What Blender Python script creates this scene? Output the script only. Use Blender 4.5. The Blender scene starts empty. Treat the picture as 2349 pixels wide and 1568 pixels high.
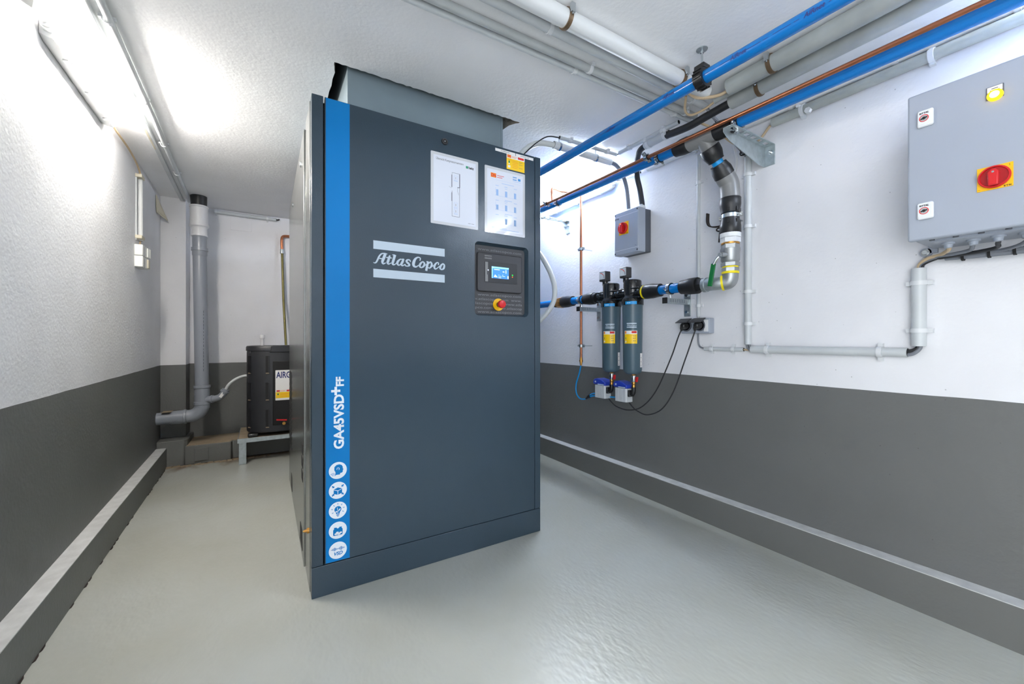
import bpy, bmesh, math, random
from mathutils import Vector, Matrix

random.seed(7)
C = bpy.context.scene.collection
V = Vector

# ------------------------------------------------------------------ camera, light, exposure
cam_d = bpy.data.cameras.new('camera')
cam_d.sensor_width = 36.0
cam_d.lens = 925.0 / 2349.0 * 36.0
cam_d.shift_y = -6.0 / 2349.0
cam_d.clip_start = 0.02
cam_d.clip_end = 60
cam = bpy.data.objects.new('camera', cam_d)
C.objects.link(cam)
cam.location = (0, 0, 1.011)
cam.rotation_euler = (math.radians(90), 0, math.radians(-31.35))
bpy.context.scene.camera = cam

FILL_DAYLIGHT = 1.9        # fill daylight let in through the unseen doorway added beside the camera
world = bpy.data.worlds.new('world')
bpy.context.scene.world = world
world.use_nodes = True
world.node_tree.nodes['Background'].inputs[0].default_value = (0.92, 0.96, 1.0, 1)
world.node_tree.nodes['Background'].inputs[1].default_value = FILL_DAYLIGHT

TUBE_LEFT = 48.0      # emission strength of the tube lamps on the left wall
TUBE_RIGHT = 44.0     # and on the right wall
vs = bpy.context.scene.view_settings
vs.view_transform = 'Standard'
vs.look = 'None'
vs.exposure = 1.72
vs.gamma = 1.0
vs.use_curve_mapping = False
cy = bpy.context.scene.cycles          # light paths short enough for a quick render of a closed white room
cy.max_bounces = 8
cy.diffuse_bounces = 7
cy.glossy_bounces = 3
cy.transmission_bounces = 2
cy.caustics_refractive = False

# ------------------------------------------------------------------ materials
def lin(c):
    c = c / 255.0
    return c / 12.92 if c <= 0.04045 else ((c + 0.055) / 1.055) ** 2.4

def rgb(r, g, b):
    return (lin(r), lin(g), lin(b), 1.0)

M = {}
def mat(name, col, rough=0.5, metal=0.0, bump=0.0, bscale=200.0, var=0.0, vscale=6.0, emit=None, estr=0.0,
        coat=0.0, trans=0.0, bdist=0.002, spec=0.5, stretch=None):
    m = bpy.data.materials.new(name)
    m.use_nodes = True
    nt = m.node_tree
    b = nt.nodes['Principled BSDF']
    b.inputs['Roughness'].default_value = rough
    b.inputs['Metallic'].default_value = metal
    b.inputs['Coat Weight'].default_value = coat
    b.inputs['Specular IOR Level'].default_value = spec
    if trans: b.inputs['Transmission Weight'].default_value = trans
    c = rgb(*col)
    b.inputs['Base Color'].default_value = c
    tc = nt.nodes.new('ShaderNodeTexCoord')
    src = tc.outputs['Object']
    if stretch:
        mp = nt.nodes.new('ShaderNodeMapping'); mp.inputs['Scale'].default_value = stretch
        nt.links.new(src, mp.inputs[0]); src = mp.outputs[0]
    if var:
        n = nt.nodes.new('ShaderNodeTexNoise'); n.inputs['Scale'].default_value = vscale
        n.inputs['Detail'].default_value = 3
        nt.links.new(src, n.inputs['Vector'])
        r = nt.nodes.new('ShaderNodeValToRGB')
        r.color_ramp.elements[0].position = 0.3; r.color_ramp.elements[1].position = 0.7
        r.color_ramp.elements[0].color = tuple(x * (1 - var) for x in c[:3]) + (1,)
        r.color_ramp.elements[1].color = tuple(min(1, x * (1 + var)) for x in c[:3]) + (1,)
        nt.links.new(n.outputs[0], r.inputs[0])
        nt.links.new(r.outputs[0], b.inputs['Base Color'])
    if bump:
        n = nt.nodes.new('ShaderNodeTexNoise'); n.inputs['Scale'].default_value = bscale
        n.inputs['Detail'].default_value = 2
        nt.links.new(src, n.inputs['Vector'])
        bp = nt.nodes.new('ShaderNodeBump'); bp.inputs['Strength'].default_value = bump
        bp.inputs['Distance'].default_value = bdist
        nt.links.new(n.outputs[0], bp.inputs['Height'])
        nt.links.new(bp.outputs[0], b.inputs['Normal'])
    if emit:
        b.inputs['Emission Color'].default_value = rgb(*emit)
        b.inputs['Emission Strength'].default_value = estr
    M[name] = m
    return m

def wall_mat(name, low, high, line=0.80, pit=0.5, rel=0.3):
    """painted concrete: dark grey paint up to a line, white above; brush relief and small air holes"""
    m = bpy.data.materials.new(name); m.use_nodes = True
    nt = m.node_tree; L = nt.links.new
    b = nt.nodes['Principled BSDF']; b.inputs['Roughness'].default_value = 0.55
    g = nt.nodes.new('ShaderNodeNewGeometry')
    n2 = nt.nodes.new('ShaderNodeTexNoise'); n2.inputs['Scale'].default_value = 4; n2.inputs['Detail'].default_value = 2
    L(g.outputs['Position'], n2.inputs['Vector'])
    col = nt.nodes.new('ShaderNodeMix'); col.data_type = 'RGBA'
    col.inputs[6].default_value = rgb(*low); col.inputs[7].default_value = rgb(*high)
    if low == high: col.inputs[0].default_value = 1.0
    else:
        sep = nt.nodes.new('ShaderNodeSeparateXYZ'); L(g.outputs['Position'], sep.inputs[0])
        ad = nt.nodes.new('ShaderNodeMath'); ad.operation = 'MULTIPLY_ADD'; ad.inputs[1].default_value = 0.006
        L(n2.outputs[0], ad.inputs[0]); L(sep.outputs[2], ad.inputs[2])
        gt = nt.nodes.new('ShaderNodeMath'); gt.operation = 'GREATER_THAN'; gt.inputs[1].default_value = line
        L(ad.outputs[0], gt.inputs[0]); L(gt.outputs[0], col.inputs[0])
    mv = nt.nodes.new('ShaderNodeMix'); mv.data_type = 'RGBA'; mv.blend_type = 'MULTIPLY'; mv.inputs[0].default_value = 0.14
    L(col.outputs[2], mv.inputs[6]); L(n2.outputs[0], mv.inputs[7])
    out = mv.outputs[2]
    if pit:
        vo = nt.nodes.new('ShaderNodeTexVoronoi'); vo.inputs['Scale'].default_value = 22
        L(g.outputs['Position'], vo.inputs['Vector'])
        ss = nt.nodes.new('ShaderNodeMapRange'); ss.inputs[1].default_value = 0.025; ss.inputs[2].default_value = 0.06
        ss.inputs[3].default_value = 1.0; ss.inputs[4].default_value = 0.0
        L(vo.outputs['Distance'], ss.inputs[0])
        sc = nt.nodes.new('ShaderNodeSeparateColor'); L(vo.outputs['Color'], sc.inputs[0])
        v2 = nt.nodes.new('ShaderNodeMath'); v2.operation = 'GREATER_THAN'; v2.inputs[1].default_value = 0.66
        L(sc.outputs[0], v2.inputs[0])
        pm = nt.nodes.new('ShaderNodeMath'); pm.operation = 'MULTIPLY'; L(ss.outputs[0], pm.inputs[0]); L(v2.outputs[0], pm.inputs[1])
        pf = nt.nodes.new('ShaderNodeMath'); pf.operation = 'MULTIPLY'; pf.inputs[1].default_value = pit; L(pm.outputs[0], pf.inputs[0])
        pd = nt.nodes.new('ShaderNodeMix'); pd.data_type = 'RGBA'; pd.inputs[7].default_value = rgb(58, 56, 54)
        L(pf.outputs[0], pd.inputs[0]); L(out, pd.inputs[6]); out = pd.outputs[2]
    L(out, b.inputs['Base Color'])
    n3 = nt.nodes.new('ShaderNodeTexNoise'); n3.inputs['Scale'].default_value = 70; n3.inputs['Detail'].default_value = 1
    L(g.outputs['Position'], n3.inputs['Vector'])
    bp = nt.nodes.new('ShaderNodeBump'); bp.inputs['Strength'].default_value = rel; bp.inputs['Distance'].default_value = 0.0035
    L(n3.outputs[0], bp.inputs['Height']); L(bp.outputs[0], b.inputs['Normal'])
    M[name] = m
    return m

def floor_mat():
    m = bpy.data.materials.new('floor_coating'); m.use_nodes = True
    nt = m.node_tree; L = nt.links.new
    b = nt.nodes['Principled BSDF']; b.inputs['Roughness'].default_value = 0.33
    g = nt.nodes.new('ShaderNodeNewGeometry')
    n = nt.nodes.new('ShaderNodeTexNoise'); n.inputs['Scale'].default_value = 1.3; n.inputs['Detail'].default_value = 4
    L(g.outputs['Position'], n.inputs['Vector'])
    r = nt.nodes.new('ShaderNodeValToRGB')
    r.color_ramp.elements[0].position = 0.35; r.color_ramp.elements[0].color = rgb(166, 167, 157)
    r.color_ramp.elements[1].position = 0.68; r.color_ramp.elements[1].color = rgb(176, 179, 174)
    L(n.outputs[0], r.inputs[0])
    # brown grime along the foot of the back wall
    sep = nt.nodes.new('ShaderNodeSeparateXYZ'); L(g.outputs['Position'], sep.inputs[0])
    n5 = nt.nodes.new('ShaderNodeTexNoise'); n5.inputs['Scale'].default_value = 9; n5.inputs['Detail'].default_value = 2
    L(g.outputs['Position'], n5.inputs['Vector'])
    ma = nt.nodes.new('ShaderNodeMath'); ma.operation = 'MULTIPLY_ADD'; ma.inputs[1].default_value = 0.5
    L(n5.outputs[0], ma.inputs[0]); L(sep.outputs[1], ma.inputs[2])
    mr = nt.nodes.new('ShaderNodeMapRange'); mr.inputs[1].default_value = 4.25; mr.inputs[2].default_value = 4.4
    L(ma.outputs[0], mr.inputs[0])
    mx = nt.nodes.new('ShaderNodeMix'); mx.data_type = 'RGBA'; mx.inputs[7].default_value = rgb(118, 96, 74)
    L(mr.outputs[0], mx.inputs[0]); L(r.outputs[0], mx.inputs[6]); L(mx.outputs[2], b.inputs['Base Color'])
    n2 = nt.nodes.new('ShaderNodeTexNoise'); n2.inputs['Scale'].default_value = 55; n2.inputs['Detail'].default_value = 1
    mp = nt.nodes.new('ShaderNodeMapping'); mp.inputs['Scale'].default_value = (1.0, 0.55, 1.0); mp.inputs['Rotation'].default_value = (0, 0, 0.5)
    L(g.outputs['Position'], mp.inputs[0]); L(mp.outputs[0], n2.inputs['Vector'])
    n3 = nt.nodes.new('ShaderNodeTexNoise'); n3.inputs['Scale'].default_value = 5; L(g.outputs['Position'], n3.inputs['Vector'])
    h = nt.nodes.new('ShaderNodeMath'); h.operation = 'MULTIPLY_ADD'; h.inputs[1].default_value = 1.6
    L(n3.outputs[0], h.inputs[0]); L(n2.outputs[0], h.inputs[2])
    bp = nt.nodes.new('ShaderNodeBump'); bp.inputs['Strength'].default_value = 0.34; bp.inputs['Distance'].default_value = 0.004
    L(h.outputs[0], bp.inputs['Height']); L(bp.outputs[0], b.inputs['Normal'])
    M['floor'] = m

wall_mat('wall', (105, 106, 104), (234, 234, 237), 0.803)
wall_mat('ceil', (246, 246, 247), (246, 246, 247), 0.0, 0.0, 0.24)
wall_mat('curb', (108, 109, 106), (108, 109, 106), 0.0)
floor_mat()
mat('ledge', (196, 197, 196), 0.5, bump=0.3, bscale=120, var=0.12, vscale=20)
mat('dusty', (150, 134, 112), 0.8, bump=0.3, bscale=90, var=0.15, vscale=14)
mat('concrete', (128, 118, 106), 0.9, bump=0.9, bscale=60, bdist=0.01, var=0.35, vscale=18)
mat('cab', (52, 68, 80), 0.24, bump=0.30, bscale=190, bdist=0.0014)
mat('cab_frame', (52, 68, 80), 0.35, bump=0.2, bscale=420, bdist=0.001)
mat('cab_side', (150, 152, 150), 0.24, 0.85, var=0.12, vscale=5, bump=0.06, bscale=30, stretch=(1, 6, 1))
mat('stripe_blue', (0, 122, 192), 0.42, spec=0.25, bump=0.08, bscale=300, bdist=0.001)
mat('black_gap', (10, 11, 12), 0.7)
mat('logo_grey', (192, 207, 220), 0.45)
mat('print_white', (236, 240, 246), 0.5)
mat('print_black', (25, 25, 28), 0.6)
mat('print_grey', (88, 90, 104), 0.6)
mat('print_plate', (122, 124, 128), 0.55)
mat('print_green', (20, 140, 100), 0.6)
mat('print_red', (214, 40, 34), 0.6)
mat('print_orange', (240, 140, 30), 0.6)
mat('print_blue', (60, 140, 205), 0.6)
mat('print_palebl', (150, 182, 225), 0.6)
mat('print_navy', (34, 44, 110), 0.6)
mat('paper', (222, 226, 236), 0.16, coat=0.6)
mat('film', (206, 208, 212), 0.14, coat=0.8)
mat('sticker_white', (240, 238, 236), 0.35)
mat('sticker_yellow', (250, 205, 10), 0.35)
mat('plastic_black', (30, 30, 32), 0.38)
mat('plastic_dark', (58, 58, 61), 0.45, bump=0.1, bscale=700, bdist=0.0006)
mat('fitting_black', (26, 26, 28), 0.42, var=0.1, vscale=30)
mat('fitting_grey', (122, 122, 122), 0.38)
mat('rubber', (20, 20, 20), 0.75)
mat('cable_black', (40, 41, 44), 0.5)
mat('cable_grey', (120, 124, 132), 0.5)
mat('cable_beige', (196, 172, 138), 0.55)
mat('cable_white', (214, 214, 214), 0.45)
mat('hose_white', (205, 208, 208), 0.35)
mat('pipe_blue', (0, 112, 190), 0.26, coat=0.15)
mat('cyan', (0, 150, 220), 0.4)
mat('copper', (188, 122, 90), 0.32, 1.0, var=0.1, vscale=18)
mat('brass', (206, 152, 80), 0.3, 1.0)
mat('brass_green', (112, 104, 62), 0.4, 0.7, var=0.2, vscale=12)
mat('galv', (182, 190, 192), 0.4, 0.85, var=0.12, vscale=40)
mat('galv_duct', (140, 156, 164), 0.42, 0.55, var=0.07, vscale=5)
mat('zinc', (200, 205, 208), 0.25, 1.0)
mat('cast', (168, 171, 172), 0.42, 0.85, bump=0.15, bscale=200)
mat('conduit', (196, 200, 202), 0.38, var=0.05, vscale=8)
mat('conduit_dim', (176, 180, 180), 0.4, var=0.1, vscale=7)
mat('conduit_old', (168, 172, 168), 0.45, var=0.14, vscale=9)
mat('conduit_white', (218, 220, 220), 0.38)
mat('clip', (216, 218, 220), 0.45)
mat('clip_rust', (128, 106, 82), 0.4, 0.7)
mat('pvc_grey', (140, 145, 154), 0.32)
mat('pvc_white', (214, 214, 216), 0.32)
mat('tank', (40, 41, 45), 0.42, bump=0.25, bscale=260, bdist=0.001)
mat('tank_shade', (12, 12, 13), 0.6)  # darker copy of tank, paints the shade in slots and recess
mat('enc_grey', (160, 167, 179), 0.42, bump=0.1, bscale=500, bdist=0.0005)
mat('enc_white', (226, 228, 230), 0.4)
mat('enc_dark', (84, 88, 96), 0.5)
mat('switch_white', (232, 232, 228), 0.4)
mat('aged', (206, 198, 178), 0.5)
mat('red', (206, 26, 30), 0.32)
mat('red_dark', (168, 16, 22), 0.3)
mat('yellow', (248, 190, 8), 0.38)
mat('yellow_tape', (244, 222, 20), 0.5)
mat('green', (8, 110, 52), 0.4)
mat('drain_blue', (36, 62, 172), 0.34)
mat('drain_grey', (196, 200, 204), 0.42)
mat('filter_bowl', (74, 96, 108), 0.34)
mat('filter_head', (18, 18, 20), 0.22, coat=0.3)
mat('dial', (214, 218, 222), 0.3)
mat('iron', (52, 42, 38), 0.55, 0.5)
mat('tin', (205, 206, 204), 0.5)
mat('lamp_base', (196, 198, 198), 0.4)
mat('tube_left', (255, 255, 255), 0.4, emit=(255, 249, 240), estr=TUBE_LEFT)
mat('tube_right', (255, 255, 255), 0.4, emit=(228, 240, 255), estr=TUBE_RIGHT)
mat('pilot', (255, 214, 20), 0.4, emit=(255, 190, 10), estr=0.7)
mat('pilot_core', (255, 240, 190), 0.4, emit=(255, 236, 170), estr=1.6)
mat('screen_blue', (60, 130, 220), 0.3, emit=(40, 110, 215), estr=0.30)
mat('screen_cyan', (150, 215, 250), 0.3, emit=(110, 215, 255), estr=0.33)
mat('screen_white', (225, 240, 255), 0.3, emit=(225, 240, 255), estr=0.3)
mat('led_green', (0, 230, 60), 0.3, emit=(0, 235, 60), estr=0.6)
mat('led_orange', (255, 120, 0), 0.3, emit=(255, 110, 0), estr=0.5)

# ------------------------------------------------------------------ mesh building
def frame(d):
    d = V(d).normalized()
    u = d.cross(V((0, 0, 1)))
    if u.length < 1e-4: u = d.cross(V((0, 1, 0)))
    u.normalize()
    return u, d.cross(u).normalized(), d

def smooth(pts, n=6):
    P = [V(p) for p in pts]
    Q = [P[0] * 2 - P[1]] + P + [P[-1] * 2 - P[-2]]
    out = []
    for i in range(1, len(Q) - 2):
        a, b, c, d = Q[i - 1], Q[i], Q[i + 1], Q[i + 2]
        for k in range(n):
            t = k / n
            out.append(0.5 * ((2 * b) + (c - a) * t + (2 * a - 5 * b + 4 * c - d) * t * t + (3 * b - a - 3 * c + d) * t ** 3))
    out.append(P[-1])
    return out

class MB:
    def __init__(s):
        s.v = []; s.f = []
    def add(s, vs, fs):
        o = len(s.v)
        s.v += [V(p) for p in vs]
        s.f += [tuple(i + o for i in f) for f in fs]
        return s
    def box(s, x0, x1, y0, y1, z0, z1):
        x0, x1 = min(x0, x1), max(x0, x1); y0, y1 = min(y0, y1), max(y0, y1); z0, z1 = min(z0, z1), max(z0, z1)
        return s.add([(x0, y0, z0), (x1, y0, z0), (x1, y1, z0), (x0, y1, z0), (x0, y0, z1), (x1, y0, z1), (x1, y1, z1), (x0, y1, z1)],
                     [(0, 3, 2, 1), (4, 5, 6, 7), (0, 1, 5, 4), (1, 2, 6, 5), (2, 3, 7, 6), (3, 0, 4, 7)])
    def obox(s, c, ax, ay, az):
        """box with centre c and three half axes"""
        c, ax, ay, az = V(c), V(ax), V(ay), V(az)
        vs = [c + i * ax + j * ay + k * az for k in (-1, 1) for (i, j) in ((-1, -1), (1, -1), (1, 1), (-1, 1))]
        fs = [(0, 3, 2, 1), (4, 5, 6, 7), (0, 1, 5, 4), (1, 2, 6, 5), (2, 3, 7, 6), (3, 0, 4, 7)]
        if ax.cross(ay).dot(az) < 0: fs = [tuple(reversed(f)) for f in fs]
        return s.add(vs, fs)
    def prism(s, pts, ext):
        P = [V(p) for p in pts]; e = V(ext); n = len(P)
        nrm = V((0, 0, 0))
        for i in range(n):
            a, b = P[i], P[(i + 1) % n]
            nrm += (a - P[0]).cross(b - P[0])
        if nrm.dot(e) > 0: P = P[::-1]
        fs = [tuple(range(n)), tuple(reversed(range(n, 2 * n)))]
        for i in range(n):
            j = (i + 1) % n
            fs.append((j, i, i + n, j + n))
        return s.add(P + [p + e for p in P], fs)
    def rings(s, rr, caps=True, close=False):
        n = len(rr[0]); o = []
        for r in rr: o += r
        fs = []
        m = len(rr)
        for i in range(m if close else m - 1):
            for k in range(n):
                a = i * n + k; b = i * n + (k + 1) % n
                c = ((i + 1) % m) * n + (k + 1) % n; d = ((i + 1) % m) * n + k
                fs.append((a, b, c, d))
        if caps and not close:
            fs.append(tuple(reversed(range(n)))); fs.append(tuple(range((m - 1) * n, m * n)))
        return s.add(o, fs)
    def cyl(s, a, b, r, r2=None, n=20):
        a, b = V(a), V(b); u, w, d = frame(b - a); r2 = r if r2 is None else r2
        return s.rings([[a + (u * math.cos(t) + w * math.sin(t)) * r for t in [2 * math.pi * k / n for k in range(n)]],
                        [b + (u * math.cos(t) + w * math.sin(t)) * r2 for t in [2 * math.pi * k / n for k in range(n)]]])
    def lathe(s, base, d, prof, n=28, caps=True):
        """prof: (distance along d, radius)"""
        base = V(base); u, w, d = frame(d)
        return s.rings([[base + d * t + (u * math.cos(q) + w * math.sin(q)) * max(r, 1e-4) for q in [2 * math.pi * k / n for k in range(n)]] for t, r in prof], caps)
    def tube(s, pts, r, n=12, rs=None):
        P = [V(p) for p in pts]; rr = []; u = None
        for i, p in enumerate(P):
            d = (P[min(i + 1, len(P) - 1)] - P[max(i - 1, 0)]).normalized()
            if u is None: u, w, _ = frame(d)
            else:
                u = (u - d * u.dot(d)).normalized(); w = d.cross(u)
            q = rs[i] if rs else r
            rr.append([p + (u * math.cos(t) + w * math.sin(t)) * q for t in [2 * math.pi * k / n for k in range(n)]])
        return s.rings(rr)
    def torus(s, c, d, R, r, n=28, k=8, flat=None):
        """ring around axis d; flat = half width along d for a strap"""
        c = V(c); u, w, d = frame(d); rr = []
        for i in range(n):
            t = 2 * math.pi * i / n; e = u * math.cos(t) + w * math.sin(t)
            if flat:
                rr.append([c + e * (R + a) + d * b for a, b in ((-r, -flat), (r, -flat), (r, flat), (-r, flat))])
            else:
                rr.append([c + e * (R + r * math.cos(q)) + d * (r * math.sin(q)) for q in [2 * math.pi * j / k for j in range(k)]])
        return s.rings(rr, close=True)
    def hexn(s, a, b, r):
        return s.cyl(a, b, r, n=6)
    def stroke(s, path, nrm, th=0.0008):
        """flat brush stroke of points (point, width) with a little thickness along nrm"""
        nrm = V(nrm).normalized(); L = []; R = []
        for i, (p, w) in enumerate(path):
            d = (path[min(i + 1, len(path) - 1)][0] - path[max(i - 1, 0)][0]).normalized()
            e = nrm.cross(d) * w * 0.5
            L.append(p + e); R.append(p - e)
        m = len(L)
        vs = L + R + [p + nrm * th for p in L] + [p + nrm * th for p in R]
        fs = []
        for i in range(m - 1):
            fs += [(i, i + 1, m + i + 1, m + i), (2 * m + i, 3 * m + i, 3 * m + i + 1, 2 * m + i + 1),
                   (i, 2 * m + i, 2 * m + i + 1, i + 1), (m + i, m + i + 1, 3 * m + i + 1, 3 * m + i)]
        fs += [(0, m, 3 * m, 2 * m), (m - 1, 3 * m - 1, 4 * m - 1, 2 * m - 1)]
        return s.add(vs, fs)
    def build(s, name, m, parent=None, loc=None, bevel=0.0, ang=35, seg=2, flat=False):
        org = V((0, 0, 0))
        if parent is not None:
            q = parent
            while q is not None:
                org += q.location; q = q.parent
        elif loc is not None:
            org = V(loc)
        me = bpy.data.meshes.new(name)
        me.from_pydata([tuple(p - org) for p in s.v], [], s.f)
        bm = bmesh.new(); bm.from_mesh(me); bmesh.ops.recalc_face_normals(bm, faces=bm.faces); bm.to_mesh(me); bm.free()
        me.materials.append(M[m] if isinstance(m, str) else m)
        if not flat:
            me.polygons.foreach_set('use_smooth', [True] * len(me.polygons))
            me.set_sharp_from_angle(angle=math.radians(ang))
        o = bpy.data.objects.new(name, me); C.objects.link(o)
        if parent is not None: o.parent = parent
        else: o.location = org
        if bevel:
            b = o.modifiers.new('bevel', 'BEVEL'); b.width = bevel; b.segments = seg; b.limit_method = 'ANGLE'; b.angle_limit = math.radians(40)
        return o

def tag(o, label=None, cat=None, group=None, kind=None):
    if label: o['label'] = label
    if cat: o['category'] = cat
    if group: o['group'] = group
    if kind: o['kind'] = kind
    return o

def thing(name, label, cat, loc, group=None):
    o = bpy.data.objects.new(name, None); C.objects.link(o)
    o.empty_display_size = 0.05; o.location = loc
    return tag(o, label, cat, group)

def struct(o):
    o['kind'] = 'structure'; return o

def plate(pts, nrm, th):
    return MB().prism(pts, V(nrm).normalized() * th)

class Plane:
    """a flat face: origin o, viewer's right r, up u, normal n towards the viewer"""
    def __init__(s, o, r, u):
        s.o = V(o); s.r = V(r).normalized(); s.u = V(u).normalized(); s.n = s.r.cross(s.u)
    def p(s, x, y, h=0.0):
        return s.o + s.r * x + s.u * y + s.n * h
    def rect(s, mb, x0, x1, y0, y1, h0=0.0, th=0.0006):
        mb.prism([s.p(x0, y0, h0), s.p(x1, y0, h0), s.p(x1, y1, h0), s.p(x0, y1, h0)], s.n * th); return mb
    def rrect(s, mb, x0, x1, y0, y1, rad, h0=0.0, th=0.001, k=5):
        mb.prism([s.p(x, y, h0) for x, y in rr2(x0, x1, y0, y1, rad, k)], s.n * th); return mb
    def disc(s, mb, x, y, r, h0=0.0, th=0.001, n=28, r2=None):
        mb.cyl(s.p(x, y, h0), s.p(x, y, h0 + th), r, r2, n); return mb
    def poly(s, mb, pts, h0=0.0, th=0.0006):
        mb.prism([s.p(x, y, h0) for x, y in pts], s.n * th); return mb
    def line(s, mb, pts, w, h0=0.0, th=0.0006):
        mb.stroke([(s.p(x, y, h0), w) for x, y in pts], s.n, th); return mb

def rr2(x0, x1, y0, y1, r, k=5):
    out = []
    for cx, cy, a in ((x1 - r, y0 + r, -90), (x1 - r, y1 - r, 0), (x0 + r, y1 - r, 90), (x0 + r, y0 + r, 180)):
        for i in range(k + 1):
            t = math.radians(a + 90 * i / k); out.append((cx + r * math.cos(t), cy + r * math.sin(t)))
    return out

def text(s, size, m, parent, pl, x, y, h=0.0006, align='LEFT', bold=0.0, shear=0.0, name='lettering', sx=1.0, rot=0.0, th=0.0004, width=None):
    cu = bpy.data.curves.new('t', 'FONT'); cu.body = s; cu.size = size; cu.align_x = align; cu.offset = bold
    cu.shear = shear; cu.resolution_u = 3; cu.extrude = 0
    to = bpy.data.objects.new('t', cu); C.objects.link(to)
    dg = bpy.context.evaluated_depsgraph_get()
    me = bpy.data.meshes.new_from_object(to.evaluated_get(dg))
    bpy.data.objects.remove(to); bpy.data.curves.remove(cu)
    org = V((0, 0, 0)); q = parent
    while q is not None:
        org += q.location; q = q.parent
    if width:
        xs = [v.co.x for v in me.vertices]; sx = width / (max(xs) - min(xs))
    c, sn = math.cos(rot), math.sin(rot)
    for v in me.vertices:
        a, b = v.co.x * sx, v.co.y
        v.co = pl.p(x + a * c - b * sn, y + a * sn + b * c, h) - org
    me.name = name
    me.materials.clear(); me.materials.append(M[m])
    o = bpy.data.objects.new(name, me); C.objects.link(o); o.parent = parent
    return o

# ------------------------------------------------------------------ the setting
CZ = 2.18          # ceiling height
XW = 2.135         # right wall
YF = -2.6          # wall behind the camera
DW0, DW1, DWH = -2.4, -0.1, 2.1     # added doorway in the left wall, lets fill light in
def XL(y): return -0.65 - 0.0205 * y     # left wall runs slightly out of square

# floor
mb = MB().prism([(XL(YF), YF, 0), (XW, YF, 0), (XW, 4.7, 0), (XL(4.7), 4.7, 0)], (0, 0, -0.15))
struct(mb.build('floor', 'floor'))

# right wall, left wall
struct(MB().box(XW, XW + 0.2, YF - 0.2, 4.7, -0.15, CZ + 0.25).build('wall_right', 'wall'))
# left wall with an added, unseen wide doorway for fill light; the plan shows a door
mb = MB()
for ya, yb, za, zb in ((YF - .2, DW0, -.15, CZ + .25), (DW0, DW1, DWH, CZ + .25), (DW0, DW1, -.15, 0), (DW1, 4.7, -.15, CZ + .25)):
    mb.prism([(XL(ya), ya, za), (XL(yb), yb, za), (XL(yb) - 0.2, yb, za), (XL(ya) - 0.2, ya, za)], (0, 0, zb - za))
struct(mb.build('wall_left', 'wall'))
# back wall with a pier in the corner
struct(MB().prism([(XL(4.3), 4.30, -0.15), (-0.575, 4.30, -0.15), (-0.575, 4.48, -0.15), (XW, 4.48, -0.15), (XW, 4.7, -0.15), (XL(4.7), 4.7, -0.15)], (0, 0, CZ + 0.40)).build('wall_back', 'wall'))
struct(MB().box(XL(YF) - .2, XW + .2, YF - 0.2, YF, -0.15, CZ + 0.25).build('wall_front', 'wall'))

# ceiling with a rough hole for the duct
hx0, hx1, hy0, hy1 = 0.245, 1.168, 1.843, 3.0
loop = []
def jag(a, b, n, amp):
    a, b = V(a), V(b); d = (b - a).normalized(); p = V((-d.y, d.x, 0)); out = []
    for i in range(n):
        t = i / n
        out.append(a.lerp(b, t) + p * random.uniform(-amp, amp) * (0 if i == 0 else 1))
    return out
loop += jag((hx0, hy0, CZ), (hx1, hy0 - 0.008, CZ), 60, 0.0035)
loop += jag((hx1, hy0 - 0.008, CZ), (hx1 - 0.035, hy0 + 0.05, CZ), 5, 0.006)
loop += jag((hx1 - 0.035, hy0 + 0.05, CZ), (hx1 - 0.02, hy1, CZ), 20, 0.01)
loop += jag((hx1 - 0.02, hy1, CZ), (hx0, hy1, CZ), 20, 0.01)
loop += jag((hx0, hy1, CZ), (hx0 + 0.012, hy0 + 0.07, CZ), 20, 0.003)
loop += jag((hx0 + 0.012, hy0 + 0.07, CZ), (hx0, hy0, CZ), 5, 0.002)
bm = bmesh.new()
ov = [bm.verts.new(p) for p in ((XL(YF), YF, CZ), (XW, YF, CZ), (XW, 4.7, CZ), (XL(4.7), 4.7, CZ))]
iv = [bm.verts.new(p) for p in loop]
es = [bm.edges.new((ov[i], ov[(i + 1) % 4])) for i in range(4)] + [bm.edges.new((iv[i], iv[(i + 1) % len(iv)])) for i in range(len(iv))]
bmesh.ops.triangle_fill(bm, edges=es, use_beauty=True)
for f in bm.faces:
    if f.normal.z > 0: f.normal_flip()
me = bpy.data.meshes.new('ceiling'); bm.to_mesh(me); bm.free(); me.materials.append(M['ceil'])
ceiling = bpy.data.objects.new('ceiling', me); C.objects.link(ceiling); struct(ceiling)
n = len(loop)
mb = MB()
mb.rings([list(loop), [p + V((random.uniform(-.004, .004), random.uniform(-.004, .004), 0.12)) for p in loop], [p + V((0, 0, 0.3)) for p in loop]], caps=False)
mb.box(hx0 - .3, hx1 + .3, hy0 - .3, hy1 + .3, CZ + 0.5, CZ + 0.55)
mb.build('hole_rim', 'concrete', ceiling)
MB().rings([[V(q) for q in ((hx0 - .28, hy0 - .28, z), (hx1 + .28, hy0 - .28, z), (hx1 + .28, hy1 + .28, z), (hx0 - .28, hy1 + .28, z))] for z in (CZ + .29, CZ + .52)], caps=False).build('shaft_wall', 'concrete', ceiling)

MB().rings([[V(q) for q in ((XL(YF) - .2, YF - .2, z), (XW + .2, YF - .2, z), (XW + .2, 4.7, z), (XL(4.7) - .2, 4.7, z))] for z in (CZ + .6, CZ + .7)]).build('roof_slab', 'concrete', ceiling)
MB().rings([[V(q) for q in ((XL(YF) - .2, YF - .2, z), (XW + .2, YF - .2, z), (XW + .2, 4.7, z), (XL(4.7) - .2, 4.7, z))] for z in (CZ + .2, CZ + .62)], caps=False).build('slab_edge', 'concrete', ceiling)
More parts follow.
